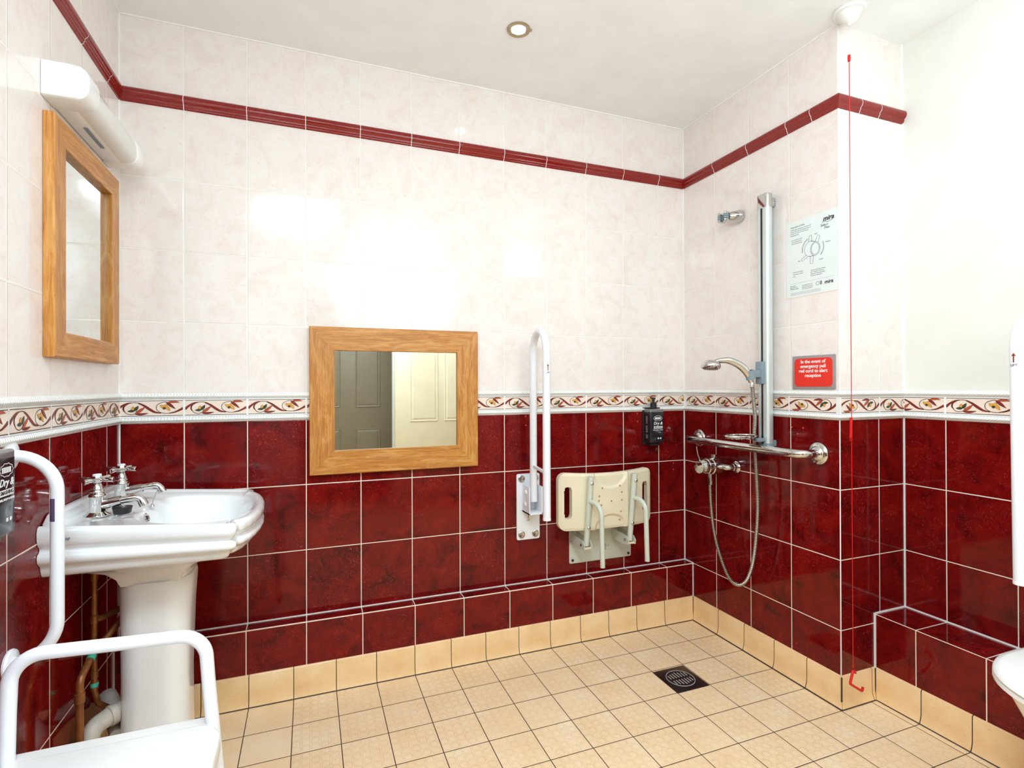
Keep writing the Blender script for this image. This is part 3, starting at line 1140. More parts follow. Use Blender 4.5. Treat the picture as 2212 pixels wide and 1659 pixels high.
# underside down to the pedestal
last = rings[-1]
pc = (.185, YB)
for s_, z in ((.86, .676), (.66, .660), (.50, .640), (.40, .615), (.36, .592)):
    rings.append([(pc[0] + (x - pc[0]) * s_, pc[1] + (y - pc[1]) * s_, z) for x, y, _ in last])
b.ring_loft(rings, M['white'], cap0=True, cap1=True)
b.build('bowl', basin, ang=60)
b = MB()
b.prism([(-.57, .792), (-.10, .792), (-.10, .815), (-.125, .832), (-.14, .836), (-.53, .836), (-.545, .832), (-.57, .815)], .001, .026, M['white'],
        mat=Matrix(((0, 0, 1, 0), (1, 0, 0, 0), (0, 1, 0, 0), (0, 0, 0, 1))), bev=.006)
b.build('upstand', basin)


def ped(z, x0, x1, hy, r):
    return [(x, YB + y, z) for x, y in rrect(x0, -hy, x1, hy, r, 8)]


b = MB()
b.ring_loft([ped(0, .100, .292, .100, .06), ped(.03, .100, .288, .096, .06), ped(.06, .104, .278, .088, .06), ped(.30, .106, .276, .088, .06), ped(.50, .104, .282, .090, .06), ped(.585, .102, .288, .094, .065), ped(.596, .104, .286, .092, .065)], M['white'], cap0=True, cap1=True)
b.build('pedestal', basin, ang=60)
b = MB()
ov = Vector((.164, YB - .02, .765))
b.lathe([(.006, 0), (.013, .0), (.014, .003), (.011, .005), (.006, .002)], M['chrome'], ov, axis=(1, -.15, .35), n=20)
b.lathe([(.006, 0.001), (.0001, .0012)], M['black'], ov + Vector((.002, 0, .001)), axis=(1, -.15, .35), n=20)
b.build('overflow_ring', basin)
b = MB()
b.lathe([(.021, 0), (.021, .003), (.014, .002)], M['chrome'], (bx, YB, BZ(bx) - .149), n=20)
b.build('plug_hole', basin)
b = MB()
text_into(b, 'ne', .013, basis((.060, YB - .2660, .782), (0, -1, 0)), M['blueink'], shear=.4)
b.build('maker_mark', basin)


def tap(y, label, ztop=.7995, xx=.073):
    t = thing('basin_tap', label, 'tap', (xx, y, ztop))
    C_ = M['chrome']
    b = MB()
    b.lathe([(.0, 0), (.030, 0), (.030, .003), (.022, .008), (.0185, .012)], C_, (xx, y, ztop), n=28)
    b.lathe([(.0185, .0), (.0185, .040), (.020, .042), (.020, .046), (.017, .050)], C_, (xx, y, ztop + .010), n=8)
    b.lathe([(.0165, .05), (.015, .056), (.0165, .058), (.015, .062), (.013, .064), (.0145, .066), (.0125, .072), (.010, .078), (.0075, .080), (.0065, .094)], C_, (xx, y, ztop + .008), n=24)
    b.build('body', t)
    b = MB()
    pth = fillet([(xx + .012, y, ztop + .030), (xx + .055, y, ztop + .038), (xx + .098, y, ztop + .044), (xx + .108, y, ztop + .020)], .016, 6)
    n_ = len(pth)
    b.tube(pth, [.0135 - .004 * min(1, i / (n_ * .5)) + (.0015 if i > n_ - 3 else 0) for i in range(n_)], C_, n=16)
    b.build('spout', t)
    b = MB()
    zc = ztop + .098
    b.lathe([(.0, -.008), (.0095, -.008), (.013, -.002), (.0135, .004), (.0115, .010), (.0, .0105)], C_, (xx, y, zc), n=8)
    for k in range(4):
        a = math.radians(-20 + 90 * k)
        dr = Vector((math.cos(a), math.sin(a), 0))
        c0 = Vector((xx, y, zc))
        b.tube([c0 + dr * .010, c0 + dr * .017, c0 + dr * .024], [.0052, .0052, .0066], C_, n=12)
    h = b.build('cross_handle', t)
    for k in range(4):
        a = math.radians(-20 + 90 * k)
        dr = Vector((math.cos(a), math.sin(a), 0))
        c0 = Vector((xx, y, zc))
        b = MB()
        b.tube([c0 + dr * .024, c0 + dr * .034, c0 + dr * .043, c0 + dr * .045], [.0060, .0068, .0074, .0060], C_, n=12)
        b.build('handle_tip', h)
    b = MB()
    b.lathe([(.0, 0), (.0105, 0), (.0105, .004), (.008, .006), (0, .0064)], M['white'], (xx, y, zc + .0100), n=20)
    b.build('cap', h)
    return t


tap(-.440, 'chrome cross-head basin tap nearer the room, plug hanging by it')
tap(-.240, 'chrome cross-head basin tap close to the back corner')
t = thing('basin_plug', 'black rubber basin plug on a chain resting under the nearer tap', 'plug', (.128, -.432, .799))
b = MB()
b.lathe([(.0, 0), (.0185, 0), (.0205, .002), (.0225, .013), (.0235, .016), (.0235, .018), (0, .018)], M['black'], (.128, -.432, .800), n=28)
b.build('stopper', t)
b = MB()
b.lathe([(.0, 0), (.010, 0), (.010, .002), (.003, .004), (.003, .010), (0, .010)], M['chrome'], (.128, -.432, .818), n=16)
ch = spline([(.128, -.432, .828), (.135, -.42, .842), (.142, -.35, .842), (.150, -.27, .848), (.160, -.24, .850), (.172, -.243, .838), (.166, -.262, .815), (.160, -.270, .790)], 10)
for i, p in enumerate(ch):
    b.lathe([(.0, -.0016), (.0015, 0), (0, .0016)], M['chrome'], p, n=6, caps=False)
b.tube(ch, .0006, M['chrome'], n=5)
b.lathe([(.0, 0), (.006, .002), (.004, .008), (0, .010)], M['chrome'], (.160, -.270, .780), n=10)
b.build('ball_chain', t)

# ------------------------------------------------------------------ pipes beside the pedestal
t = thing('copper_pipe', 'tarnished copper pipe hanging down from under the basin', 'pipe', (.045, -.375, .3))
b = MB()
b.tube([(.045, -.37, .676), (.045, -.37, .56), (.045, -.372, .30), (.050, -.36, .255), (.085, -.305, .19), (.10, -.285, .17)], .0075, M['copper'])
b.build('pipe_run', t)
for z in (.605, .485, .33, .30):
    b = MB()
    b.lathe([(.0075, 0), (.0098, .002), (.0098, .022), (.0075, .024)], M['copper'], (.045, -.371, z), n=16, caps=False)
    b.build('collar', t)
b = MB()
b.tube([(.045, -.371, .495), (.06, -.355, .493), (.10, -.30, .50)], .0085, M['copper'])
b.build('branch_pipe', t)
b = MB()
b.lathe([(.0085, 0), (.0104, .004), (.0104, .012), (.0085, .016)], M['verd'], (.0452, -.3715, .306), n=12, caps=False)
b.build('corrosion', t)
t = thing('copper_pipe', 'copper pipe rising from the floor and bending behind the pedestal', 'pipe', (.05, -.488, 0))
b = MB()
b.tube(fillet([(.05, -.488, 0), (.05, -.488, .385), (.055, -.42, .415), (.095, -.34, .47), (.11, -.30, .50)], .03), .009, M['copper'])
b.lathe([(.009, 0), (.0118, .002), (.0118, .026), (.009, .028)], M['copper'], (.05, -.488, .325), n=16, caps=False)
b.build('pipe_run', t)
b = MB()
b.tube([(.0545, -.432, .410), (.0552, -.418, .4165)], .0103, M['verd'], n=12)
b.build('corrosion', t)
t = thing('waste_pipe', 'stained grey waste pipe elbow on the floor behind the pedestal', 'pipe', (.08, -.40, .16))
b = MB()
b.tube(fillet([(.050, -.425, .12), (.052, -.428, .218), (.09, -.375, .225), (.13, -.345, .228)], .03), .024, M['waste'], n=20)
b.lathe([(.024, 0), (.028, .002), (.028, .018), (.024, .02)], M['waste'], (.082, -.386, .2238), axis=(.06, .05, .003), n=20, caps=False)
b.tube([(.050, -.425, .0), (.050, -.425, .125)], .022, M['waste'], n=20)
b.build('elbow', t)
b = MB()
b.tube(spline([(.03, -.22, .20), (.06, -.27, .19), (.08, -.33, .17), (.095, -.37, .16)], 6), [.026 - .0006 * i for i in range(19)], M['waste'], n=16)
b.build('cloth_lagging', t)

# ------------------------------------------------------------------ vertical grab rail on left wall
t = thing('grab_rail', 'white enamelled D-shaped grab rail on the left wall before the basin', 'grab rail', (0, -.72, .77))
b = MB()
b.tube(fillet([(.001, -.72, 1.000), (.086, -.72, 1.000), (.086, -.72, .548), (.001, -.72, .548)], .083, 12), .0128, M['enamel'], n=24)
b.build('tube', t)
for z in (1.000, .548):
    b = MB()
    b.lathe([(.0, 0), (.031, 0), (.032, .004), (.030, .008), (.020, .011), (.0128, .012)], M['enamel'], (.0005, -.72, z), axis=(1, 0, 0), n=32)
    b.build('wall_flange', t)
b = MB()
b.lathe([(.01290, 0), (.01300, .0005), (.01300, .050), (.01290, .0505)], M['sticker'], (.086, -.72, .852), n=24, caps=False)
bmesh.ops.delete(b.bm, geom=[f for f in b.bm.faces if (f.calc_center_median() - Vector((.086, -.72, .877))).dot(Vector((-.75, -.66, 0))) < .0085], context='FACES')
b.build('sticker', t)


# ------------------------------------------------------------------ fold-up support rails
def fold_rail(label, org, out, side_skew, top_z, end_z, plate=True, lean=0.0, gap=.19):
    """org on the wall; local X right, Y up (absolute z), Z out"""
    t = thing('folding_support_rail', label, 'support rail', (org[0], org[1], .6))
    m = basis((org[0], org[1], 0), out)
    E_ = M['enamel']
    o0, o1 = .06, .06 + gap
    r = .0158
    b = MB()
    pts = [(.0, .645, o0), (.0 + side_skew * 0, top_z - .012, o0 + lean), (side_skew, top_z - .012, o1 + lean), (side_skew, end_z, o1)]
    pth = fillet([m @ Vector(p) for p in pts], gap / 2 - .001, 14)
    b.tube(pth, r, E_, n=24)
    b.build('rail_tube', t)
    b = MB()
    b.lathe([(.0, -.003), (r + .0004, -.003), (r + .0006, 0), (r + .0006, .006), (r, .007)], M['plastic'], m @ Vector((side_skew, end_z, o1)), n=24)
    b.build('end_cap', t)
    b = MB()
    b.tube([m @ Vector(p) for p in ((0, .80, o0), (side_skew, .795, o1))], .007, E_, n=12)
    b.build('strut', t)
    b = MB()
    b.prism(rrect(-.058, .466, .052, .758, .008), .0005, .0085, E_, mat=m, bev=.0015)
    b.build('wall_plate', t)
    for sx, sz in ((-.036, .737), (.030, .737), (-.036, .490), (.030, .490)):
        b = MB()
        b.lathe([(.0, 0), (.0155, 0), (.0155, .003), (.013, .0045), (.006, .003), (0, .002)], M['steel'], m @ Vector((sx, sz, .0085)), axis=tuple(out), n=20)
        b.build('screw', t)
    b = MB()
    b.box((-.032, .592, .008), (-.027, .712, .088), E_, .001, mat=m)
    b.box((.027, .592, .008), (.032, .712, .088), E_, .001, mat=m)
    b.box((-.032, .592, .008), (.032, .600, .088), E_, .001, mat=m)
    b.build('hinge_bracket', t)
    b = MB()
    xax = (m.to_3x3() @ Vector((-1, 0, 0)))
    for z, o in ((.685, .052), (.632, .045)):
        b = MB()
        b.lathe([(0, 0), (.011, 0), (.011, .004), (.007, .007), (0, .008)], M['plastic'], m @ Vector((-.032, z, o)), axis=tuple(xax), n=16)
        b.build('pivot_bolt', t)
    # lift arrows: one wrapped round the outer tube, one flat on the wall plate
    arrow = [(-.0016, -.014), (.0016, -.014), (.0016, .004), (.0052, .004), (0, .013), (-.0052, .004), (-.0016, .004)]
    b = MB()
    b.prism(arrow, 0, .0003, M['arrow'])
    text_into(b, 'LIFT', .0090, Matrix.Translation((0, -.022, .0001)), M['ink'])
    zA = 1.222
    oA = o1 + lean * (zA - end_z) / (top_z - end_z)
    for v in b.bm.verts:
        x, y, z = v.co
        rr = r + .0003 + z
        v.co = m @ Vector((side_skew + rr * math.sin(x / r), zA + y, oA + rr * math.cos(x / r)))
    b.prism(arrow, 0, .0003, M['arrow'], mat=m @ Matrix.Translation((-.003, .572, .0088)))
    text_into(b, 'LIFT', .0095, m @ Matrix.Translation((-.003, .551, .0088)), M['ink'])
    b.build('lettering', t)
    return t


fold_rail('white hinged support rail folded up on the far wall beside the shower seat', (1.521, 0, 0), (0, -1, 0), -.024, 1.388, .612)
fold_rail('white hinged support rail folded up at the right edge above the toilet', (X2, -1.306, 0), (-1, 0, 0), 0.0, 1.352, .590, lean=.012)

# ------------------------------------------------------------------ folded shower seat
t = thing('folding_shower_seat', 'ivory plastic shower seat folded up on a pale steel wall plate', 'shower seat', (1.88, 0, .33))
b = MB()
b.prism(rrect(1.722, .330, 2.052, .560, .008), .0005, .0060, M['seatmetal'], mat=Matrix(((1, 0, 0, 0), (0, 0, -1, 0), (0, 1, 0, 0), (0, 0, 0, 1))), bev=.001)
b.build('wall_plate', t)
for x, z in ((1.738, .345), (1.888, .338), (2.037, .345), (1.738, .490), (2.037, .490)):
    b = MB()
    b.lathe([(0, 0), (.0062, 0), (.0062, .003), (0, .0045)], M['black'], (x, -.006, z), axis=(0, -1, 0), n=14)
    b.build('screw_cap', t)
b = MB()
text_into(b, 'CE', .012, basis((1.925, -.0061, .395), (0, -1, 0)), M['lgrey'])
for k in range(5):
    b.box((1.900, -.0064, .400 - k * .006), (1.916, -.0061, .403 - k * .006), M['lgrey'])
b.build('data_label', t)
# the board: curved plastic plate with two hand slots, built as a grid
b = MB()
cx, hw, hh, zc = 1.862, .238, .128, .640


def inside(x, z):
    r = .030
    ax, az = abs(x), abs(z)
    if ax > hw or az > hh:
        return False
    return True


NX, NZ = 150, 84


def sup(u, v):
    """map the unit square to a rounded rectangle"""
    x, z = u * hw, v * hh
    r = .035
    # pull corners in
    ax, az = hw - abs(x), hh - abs(z)
    if ax < r and az < r:
        cxn, czn = hw - r, hh - r
        dx, dz = abs(x) - cxn, abs(z) - czn
        mx = max(dx, dz)
        L = math.hypot(dx, dz)
        if L > 1e-9:
            k = mx / L
            x = math.copysign(cxn + dx * k, x)
            z = math.copysign(czn + dz * k, z)
    return x, z


def slot(x, z):
    return ((abs(abs(x) - .198)) / .017) ** 4 + (abs(z + .004) / .070) ** 6 < 1


def ysurf(x, z, side):
    base = -.085 - .036 * (1 - (x / hw) ** 2)
    rel = 0
    if side == 0:       # underside, facing the room: recessed cross pattern
        d = min(math.hypot(x, (z - .105) * 1.2), 9)
        sm = lambda v, w_: max(0.0, min(1.0, .5 + v / w_)) ** 2 * (3 - 2 * max(0.0, min(1.0, .5 + v / w_)))
        panel = sm(.094 - abs(x), .010)
        up_ = sm(1 - math.hypot(x / .080, (z - .122) / .062), .16)
        dn_ = sm(1 - math.hypot(x / .074, (z + .122) / .056), .16)
        rel = .0065 * panel * (1 - 1.7 * max(up_, dn_))
        ex = min(hw - abs(x), hh - abs(z))
        rel -= .004 * max(0, 1 - ex / .012)
    return base - (.014 if side == 0 else -.012) - rel


for side in (0, 1):
    vg = {}
    for i in range(NX + 1):
        for j in range(NZ + 1):
            x, z = sup(-1 + 2 * i / NX, -1 + 2 * j / NZ)
            sc_ = math.copysign(.198, x)
            qx, qz = x - sc_, z + .004
            F_ = (abs(qx) / .017) ** 4 + (abs(qz) / .070) ** 6
            if .2 < F_ < 4:
                lo_, hi_ = .6, 1.6
                for _ in range(24):
                    k_ = (lo_ + hi_) / 2
                    if (abs(qx * k_) / .017) ** 4 + (abs(qz * k_) / .070) ** 6 < 1:
                        lo_ = k_
                    else:
                        hi_ = k_
                if math.hypot(qx, qz) * abs(k_ - 1) < .0026:
                    x, z = sc_ + qx * k_, qz * k_ - .004
            dip = -.010 * (1 - (x / hw) ** 2) if z > 0 else 0
            vg[i, j] = (x, z, b.bm.verts.new((cx + x, ysurf(x, z, side), zc + z + dip * (z / hh))))
    faces = {}
    for i in range(NX):
        for j in range(NZ):
            q = [vg[i, j], vg[i + 1, j], vg[i + 1, j + 1], vg[i, j + 1]]
            mx, mz = sum(a[0] for a in q) / 4, sum(a[1] for a in q) / 4
            if slot(mx, mz):
                continue
            f = b.vface([a[2] for a in (q if side == 0 else q[::-1])], M['ivory'], None, True)
            faces[i, j] = q
    if side == 0:
        g0, f0 = vg, faces
    else:
        g1 = vg
for (i, j) in f0:
    for di, dj, a, c in ((-1, 0, (i, j), (i, j + 1)), (1, 0, (i + 1, j + 1), (i + 1, j)), (0, -1, (i + 1, j), (i, j)), (0, 1, (i, j + 1), (i + 1, j + 1))):
        if (i + di, j + dj) not in f0:
            b.vface([g0[a][2], g0[c][2], g1[c][2], g1[a][2]], M['ivory'], None, True)
seat = b.build('seat_board', t, ang=50)
for x, z in ((-.045, .055), (.045, .06), (-.06, .02), (.055, .03), (.0, -.005), (-.05, -.02), (.055, -.005), (-.062, .0), (.05, -.055), (.05, -.095)):
    yy = ysurf(x, z, 0) - .0004
    b = MB()
    b.lathe([(0, 0), (.0045 if x else .003, 0), (.0045 if x else .003, .0006), (0, .0007)], M['rust'] if x else M['ink'], (cx + x, yy, zc + z), axis=(0, -1, 0), n=10)
    b.build('drain_hole', t)
for sx, xt, xb in ((-1, 1.755, 1.742), (1, 1.979, 1.965)):
    b = MB()
    b.tube([(xt, -.150, .752), (xb, -.128, .448)], .0125, M['seatmetal'], n=16)
    b.build('support_bar', t)
    for z, k in ((.722, 0), (.528, 1)):
        b = MB()
        xx = xt + (xb - xt) * (.752 - z) / .304
        b.lathe([(0, 0), (.0075, 0), (.0075, .003), (.004, .006), (0, .0065)], M['chrome'], (xx, -.148 + .014 * k - .012, z), axis=(0, -1, 0), n=12)
        b.build('bolt', t)
    b = MB()
    b.tube(fillet([(xt - .006, -.140, .642), (xt + .012, -.215, .640), (xt + .012, -.225, .378)], .05, 10), .0105, M['seatmetal'], n=16)
    b.build('leg', t)
    b = MB()
    for e in (-.019, .017):
        b.prism([(-.006, .478), (-.006, .430), (-.10, .425), (-.145, .432), (-.148, .452), (-.130, .468)], xb + e, xb + e + .003, M['seatmetal'],
                mat=Matrix(((0, 0, 1, 0), (1, 0, 0, 0), (0, 1, 0, 0), (0, 0, 0, 1))))
    b.tube([(xb - .024, -.122, .450), (xb + .024, -.122, .450)], .006, M['steel'], n=12)
    b.tube([(xb - .018, -.135, .436), (xb + .018, -.135, .436)], .005, M['ivory'], n=12)
    b.build('hinge', t)


# ------------------------------------------------------------------ soap dispensers
def dispenser(label, org, out, wd=.078, dp=.066, zb=.872, zt=1.036, near=1):
    t = thing('soap_dispenser', label, 'soap dispenser', (org[0], org[1], zb))
    m = basis((org[0], org[1], 0), out)
    b = MB()
    b.box((-wd / 2 - .003, zb - .012, .0005), (wd / 2 + .003, zt + .004, .010), M['black'], .002, mat=m)
    b.box((-wd / 2 + .014, zb - .014, .005), (wd / 2 - .014, zb - .002, dp * .75), M['black'], .002, mat=m)
    b.box((-wd / 2 + .006, zt - .001, .005), (wd / 2 - .008, zt + .005, dp * .7), M['black'], .001, mat=m)
    b.build('wall_bracket', t)
    b = MB()
    b.box((-wd / 2, zb, .010), (wd / 2, zt - .012, dp), M['bottle'], .006, 3, mat=m)
    b.build('bottle', t)
    b = MB()
    b.box((-wd / 2 + .0005, zt - .020, .011), (wd / 2 - .0005, zt - .002, dp - .0005), M['bottletop'], .005, 3, mat=m)
    b.build('bottle_shoulder', t)
    b = MB()
    q = m @ Vector((0, zt + .003, .036))
    b.lathe([(0, 0), (.015, 0), (.015, .022), (.012, .025), (.0065, .026), (.0065, .040), (.010, .041), (.010, .050), (0, .051)], M['black'], q, n=20)
    b.build('pump', t)
    b = MB()
    L_ = M['label']
    f = m @ Matrix.Translation((0.004, 0, dp + .0002))
    cl = []
    for k in range(40):
        a = 2 * PI * k / 40
        rr = 1 + .07 * math.cos(a * 10)
        cl.append((math.cos(a) * .024 * rr, .990 + math.sin(a) * .013 * rr))
    cl.append(cl[0])
    for k in range(40):
        (xa, ya), (xb_, yb_) = cl[k], cl[k + 1]
        ca = (xa * .93, .990 + (ya - .990) * .90)
        cb = (xb_ * .93, .990 + (yb_ - .990) * .90)
        b.face([f @ Vector((xa, ya, 0)), f @ Vector((xb_, yb_, 0)), f @ Vector((cb[0], cb[1], 0)), f @ Vector((ca[0], ca[1], 0))], L_)
    for k in range(6):
        b.box((-.0165 + k * .0056, .9845, 0), (-.0123 + k * .0056, .9955, .0001), L_, mat=f)
    text_into(b, 'Dry &', .020, f @ Matrix.Translation((0, .966, 0)), L_, shear=.25, bold=.0003)
    b.box((-.024, .941, 0), (.026, .953, .0001), L_, mat=f)
    text_into(b, 'SMASHING', .0105, f @ Matrix.Translation((.001, .947, .0003)), M['ink'], bold=.00015, sx=.92)
    text_into(b, 'HAIR, BODY & HAND', .0058, f @ Matrix.Translation((.001, .934, 0)), L_, bold=.0001)
    b.box((-.002, .891, 0), (.006, .898, .0001), L_, mat=f)
    b.lathe([(.0028, 0), (.0042, 0), (.0042, .0001), (.0028, .0001)], L_, f @ Vector((.015, .8945, 0)), axis=tuple(out), n=16)
    # fine print on the side face
    sd = m @ Matrix.Translation((-wd / 2 - .0003, 0, dp * .5 + .005)) @ Matrix.Rotation(-PI / 2, 4, 'Y')
    sd2 = m @ Matrix.Translation((wd / 2 + .0003, 0, dp * .5 + .005)) @ Matrix.Rotation(PI / 2, 4, 'Y')
    random.seed(3)
    for s_ in (sd,):
        z = .998
        for k in range(26):
            if k in (9, 10, 19, 20):
                z -= .0042
                continue
            wl = .009 * (.6 + .4 * random.random())
            b.box((-wl, z, 0), (wl, z + .0022, .0001), M['lgrey'], mat=s_)
            z -= .0042
    b.build('lettering', t)
    return t


dispenser('black pump soap bottle on the far wall above the shower seat', (2.163, 0, 0), (0, -1, 0))
dispenser('black pump soap bottle on the left wall, cut by the photo edge', (0, -.893, 0), (1, 0, 0), wd=.078, dp=.068, zb=.864, zt=1.030)

# ------------------------------------------------------------------ shower fittings
t = thing('shower_riser_rail', 'satin aluminium shower riser rail with chrome end cap on the shower wall', 'shower rail', (W, -.548, .9))
YR = -.548


def bar_sec(z, k=1.0, x0=2.317, x1=2.352, h=.0275):
    pts = []
    for x, y in rrect(x0, -h, x1, h, .012, 5):
        pts.append(((x0 + x1) / 2 + (x - (x0 + x1) / 2) * k, YR + y * k, z))
    return pts


b = MB()
b.ring_loft([bar_sec(.905), bar_sec(1.862)], M['alu'], cap0=True, cap1=True)
b.build('rail', t)
b = MB()
b.box((2.3155, YR - .004, .91), (2.3175, YR + .004, 1.86), M['dark'])
b.build('slot', t)
b = MB()
b.ring_loft([bar_sec(1.862, 1.04), bar_sec(1.910, 1.04), bar_sec(1.918, .97)], M['chrome'], cap0=True, cap1=True)
b.box((2.345, YR - .018, 1.87), (W - .0005, YR + .018, 1.905), M['chrome'], .004)
b.build('top_bracket', t)
b = MB()
b.ring_loft([bar_sec(.893, .97), bar_sec(.90, 1.03), bar_sec(.914, 1.03)], M['grey'], cap0=True, cap1=True)
b.box((2.345, YR - .018, .900), (W - .0005, YR + .018, .925), M['grey'], .003)
b.build('bottom_bracket', t)
b = MB()
b.box((2.300, YR - .014, 1.152), (2.318, YR + .020, 1.242), M['grey'], .003)
b.box((2.268, YR - .010, 1.178), (2.302, YR + .016, 1.206), M['grey'], .003)
b.lathe([(.014, -.018), (.0185, -.018), (.0185, .018), (.014, .018)], M['grey'], (2.256, YR + .002, 1.188), axis=(-.25, 0, 1), n=24, caps=False)
b.build('slider', t)
t = thing('shower_handset', 'chrome shower handset resting in the slider of the riser rail', 'shower head', (2.25, -.545, 1.18))
b = MB()
hp = spline([(2.262, -.547, 1.160), (2.250, -.545, 1.186), (2.222, -.534, 1.222), (2.18, -.517, 1.245), (2.148, -.504, 1.246), (2.125, -.495, 1.240)], 6)
b.tube(hp, [.0105 + .0045 * math.sin(PI * min(1, i / len(hp) * 1.3)) for i in range(len(hp))], M['chrome'], n=18)
b.build('handle', t)
b = MB()
hc = Vector((2.108, -.490, 1.212))
b.lathe([(0, 0), (.030, 0), (.036, .002), (.039, .010), (.038, .018), (.030, .028), (.018, .035), (0, .038)], M['chrome'], hc, axis=(.10, .04, 1), n=32)
b.build('head', t)
b = MB()
b.lathe([(0, 0), (.028, 0), (.028, .002), (0, .002)], M['lgrey'], hc - Vector((0, 0, .0015)), axis=(.10, .04, 1), n=24)
b.build('spray_face', t)
YH = -.283
hz = [(2.263, -.548, 1.158), (2.272, -.545, 1.10), (2.296, -.530, 1.02), (2.306, -.517, .955), (2.3125, -.513, .89), (2.3125, -.520, .80), (2.312, -.527, .66), (2.312, -.519, .54), (2.312, -.500, .42), (2.312, -.470, .34), (2.310, -.432, .302), (2.308, -.388, .302),
      (2.305, -.350, .345), (2.300, -.312, .43), (2.294, -.292, .52), (2.288, -.285, .62), (2.285, YH, .708)]
b = MB()
b.tube(spline(hz, 12), .0074, M['hose'], n=14)
b.lathe([(.0078, 0), (.0095, .002), (.0095, .020), (.008, .024)], M['chrome'], (2.263, -.5478, 1.138), n=16)
tag(b.build('shower_hose'), 'ribbed steel shower hose looping down below the chrome grab bar', 'hose')
t = thing('soap_dish', 'chrome wire soap dish clipped to the foot of the riser rail', 'soap dish', (2.25, -.53, .935))
b = MB()
for k_, rr, z in ((1, .070, .944), (.9, .066, .936)):
    b.tube([(2.228 + rr * math.cos(a) * k_, -.523 + rr * .62 * math.sin(a) * k_, z) for a in [2 * PI * i / 36 for i in range(36)]], .0036, M['chrome'], n=8, closed=True)
b.build('ring', t)
b = MB()
b.prism(rrect(-.062, -.036, .062, .036, .030), .9335, .9355, M['chrome'], mat=Matrix.Translation((2.228, -.523, 0)))
b.box((2.285, YR - .014, .920), (2.318, YR + .016, .934), M['grey'], .002)
b.build('tray', t)
t = thing('grab_bar', 'polished chrome grab bar running along the shower wall', 'grab bar', (W, -.43, .893))
b = MB()
b.tube(fillet([(W - .004, -.112, .893), (2.287, -.112, .893), (2.287, -.753, .893), (W - .004, -.753, .893)], .045, 10), .0165, M['chrome'], n=24)
b.build('bar', t)
for y in (-.112, -.753):
    b = MB()
    b.lathe([(0, 0), (.040, 0), (.041, .003), (.038, .007), (.028, .010), (.024, .016), (.019, .020), (.0165, .021)], M['chrome'], (W - .0008, y, .893), axis=(-1, 0, 0), n=32)
    for a in (50, 170, 290):
        q = Vector((W - .008, y + .033 * math.cos(math.radians(a)), .893 + .033 * math.sin(math.radians(a))))
        b.lathe([(0, 0), (.0042, 0), (.0042, .0022), (.0022, .0026), (.002, .0012), (0, .0012)], M['steel'], q, axis=(-1, 0, 0), n=12)
    b.build('wall_flange', t)
# mixer valve
t = thing('shower_valve', 'chrome round shower mixer valve with lever under the grab bar', 'shower valve', (W, -.30, .785))
YV = -.283
for y in (YV - .065, YV + .065):
    b = MB()
    b.lathe([(0, 0), (.025, 0), (.026, .003), (.021, .008), (.016, .010), (.016, .022), (.013, .024)], M['chrome'], (W - .0006, y, .785), axis=(-1, 0, 0), n=24)
    b.tube(fillet([(W - .02, y, .785), (2.322, y, .785), (2.322, YV, .785)], .02, 6), .0135, M['chrome'], n=16)
    b.build('inlet_elbow', t)
b = MB()
b.lathe([(0, 0), (.028, 0), (.035, .008), (.037, .020), (.037, .058), (.033, .061), (.033, .064), (.0355, .066), (.0355, .082), (.031, .085)], M['chrome'], (2.345, YV, .785), axis=(-1, 0, 0), n=32)
b.lathe([(0, 0), (.011, 0), (.011, .012), (.015, .012), (.015, .022), (0, .022)], M['chrome'], (2.305, YV, .816), n=16)
b.build('body', t)
b = MB()
b.lathe([(0, 0), (.029, 0), (.032, .002), (.032, .022), (.029, .026), (.029, .038), (.028, .040), (0, .041)], M['chrome'], (2.262, YV, .785), axis=(-1, 0, 0), n=32)
b.build('temperature_knob', t)
b = MB()
b.tube([(2.238, YV + .010, .814), (2.232, YV + .016, .838), (2.228, YV + .020, .874)], [.0030, .0030, .0036], M['chrome'], n=10)
b.build('lever', t)
b = MB()
b.lathe([(.008, 0), (.0125, .0), (.0125, .018), (.010, .019), (.010, .050)], M['chrome'], (2.285, YV, .704), n=8)
b.build('outlet_nut', t)
# upper wall holder
t = thing('handset_wall_holder', 'chrome conical handset holder high on the shower wall', 'shower holder', (W, -.372, 1.885))
b = MB()
b.lathe([(0, 0), (.026, 0), (.028, .003), (.028, .012), (.023, .032), (.019, .050), (.015, .058), (0, .059)], M['chrome'], (W - .0006, -.378, 1.885), axis=(-1, .18, -.05), n=28)
b.build('cone', t)
b = MB()
hcx = Vector((2.305, -.356, 1.881))
arc = [hcx + Vector((-.004 + .019 * math.cos(a), .019 * math.sin(a), 0)) for a in [math.radians(v) for v in range(-130, 131, 20)]]
for zz in (-.015, -.005, .005, .015):
    b.tube([p + Vector((0, 0, zz)) for p in arc], .0068, M['grey'] if abs(zz) < .01 else M['chrome'], n=10)
b.build('clip', t)

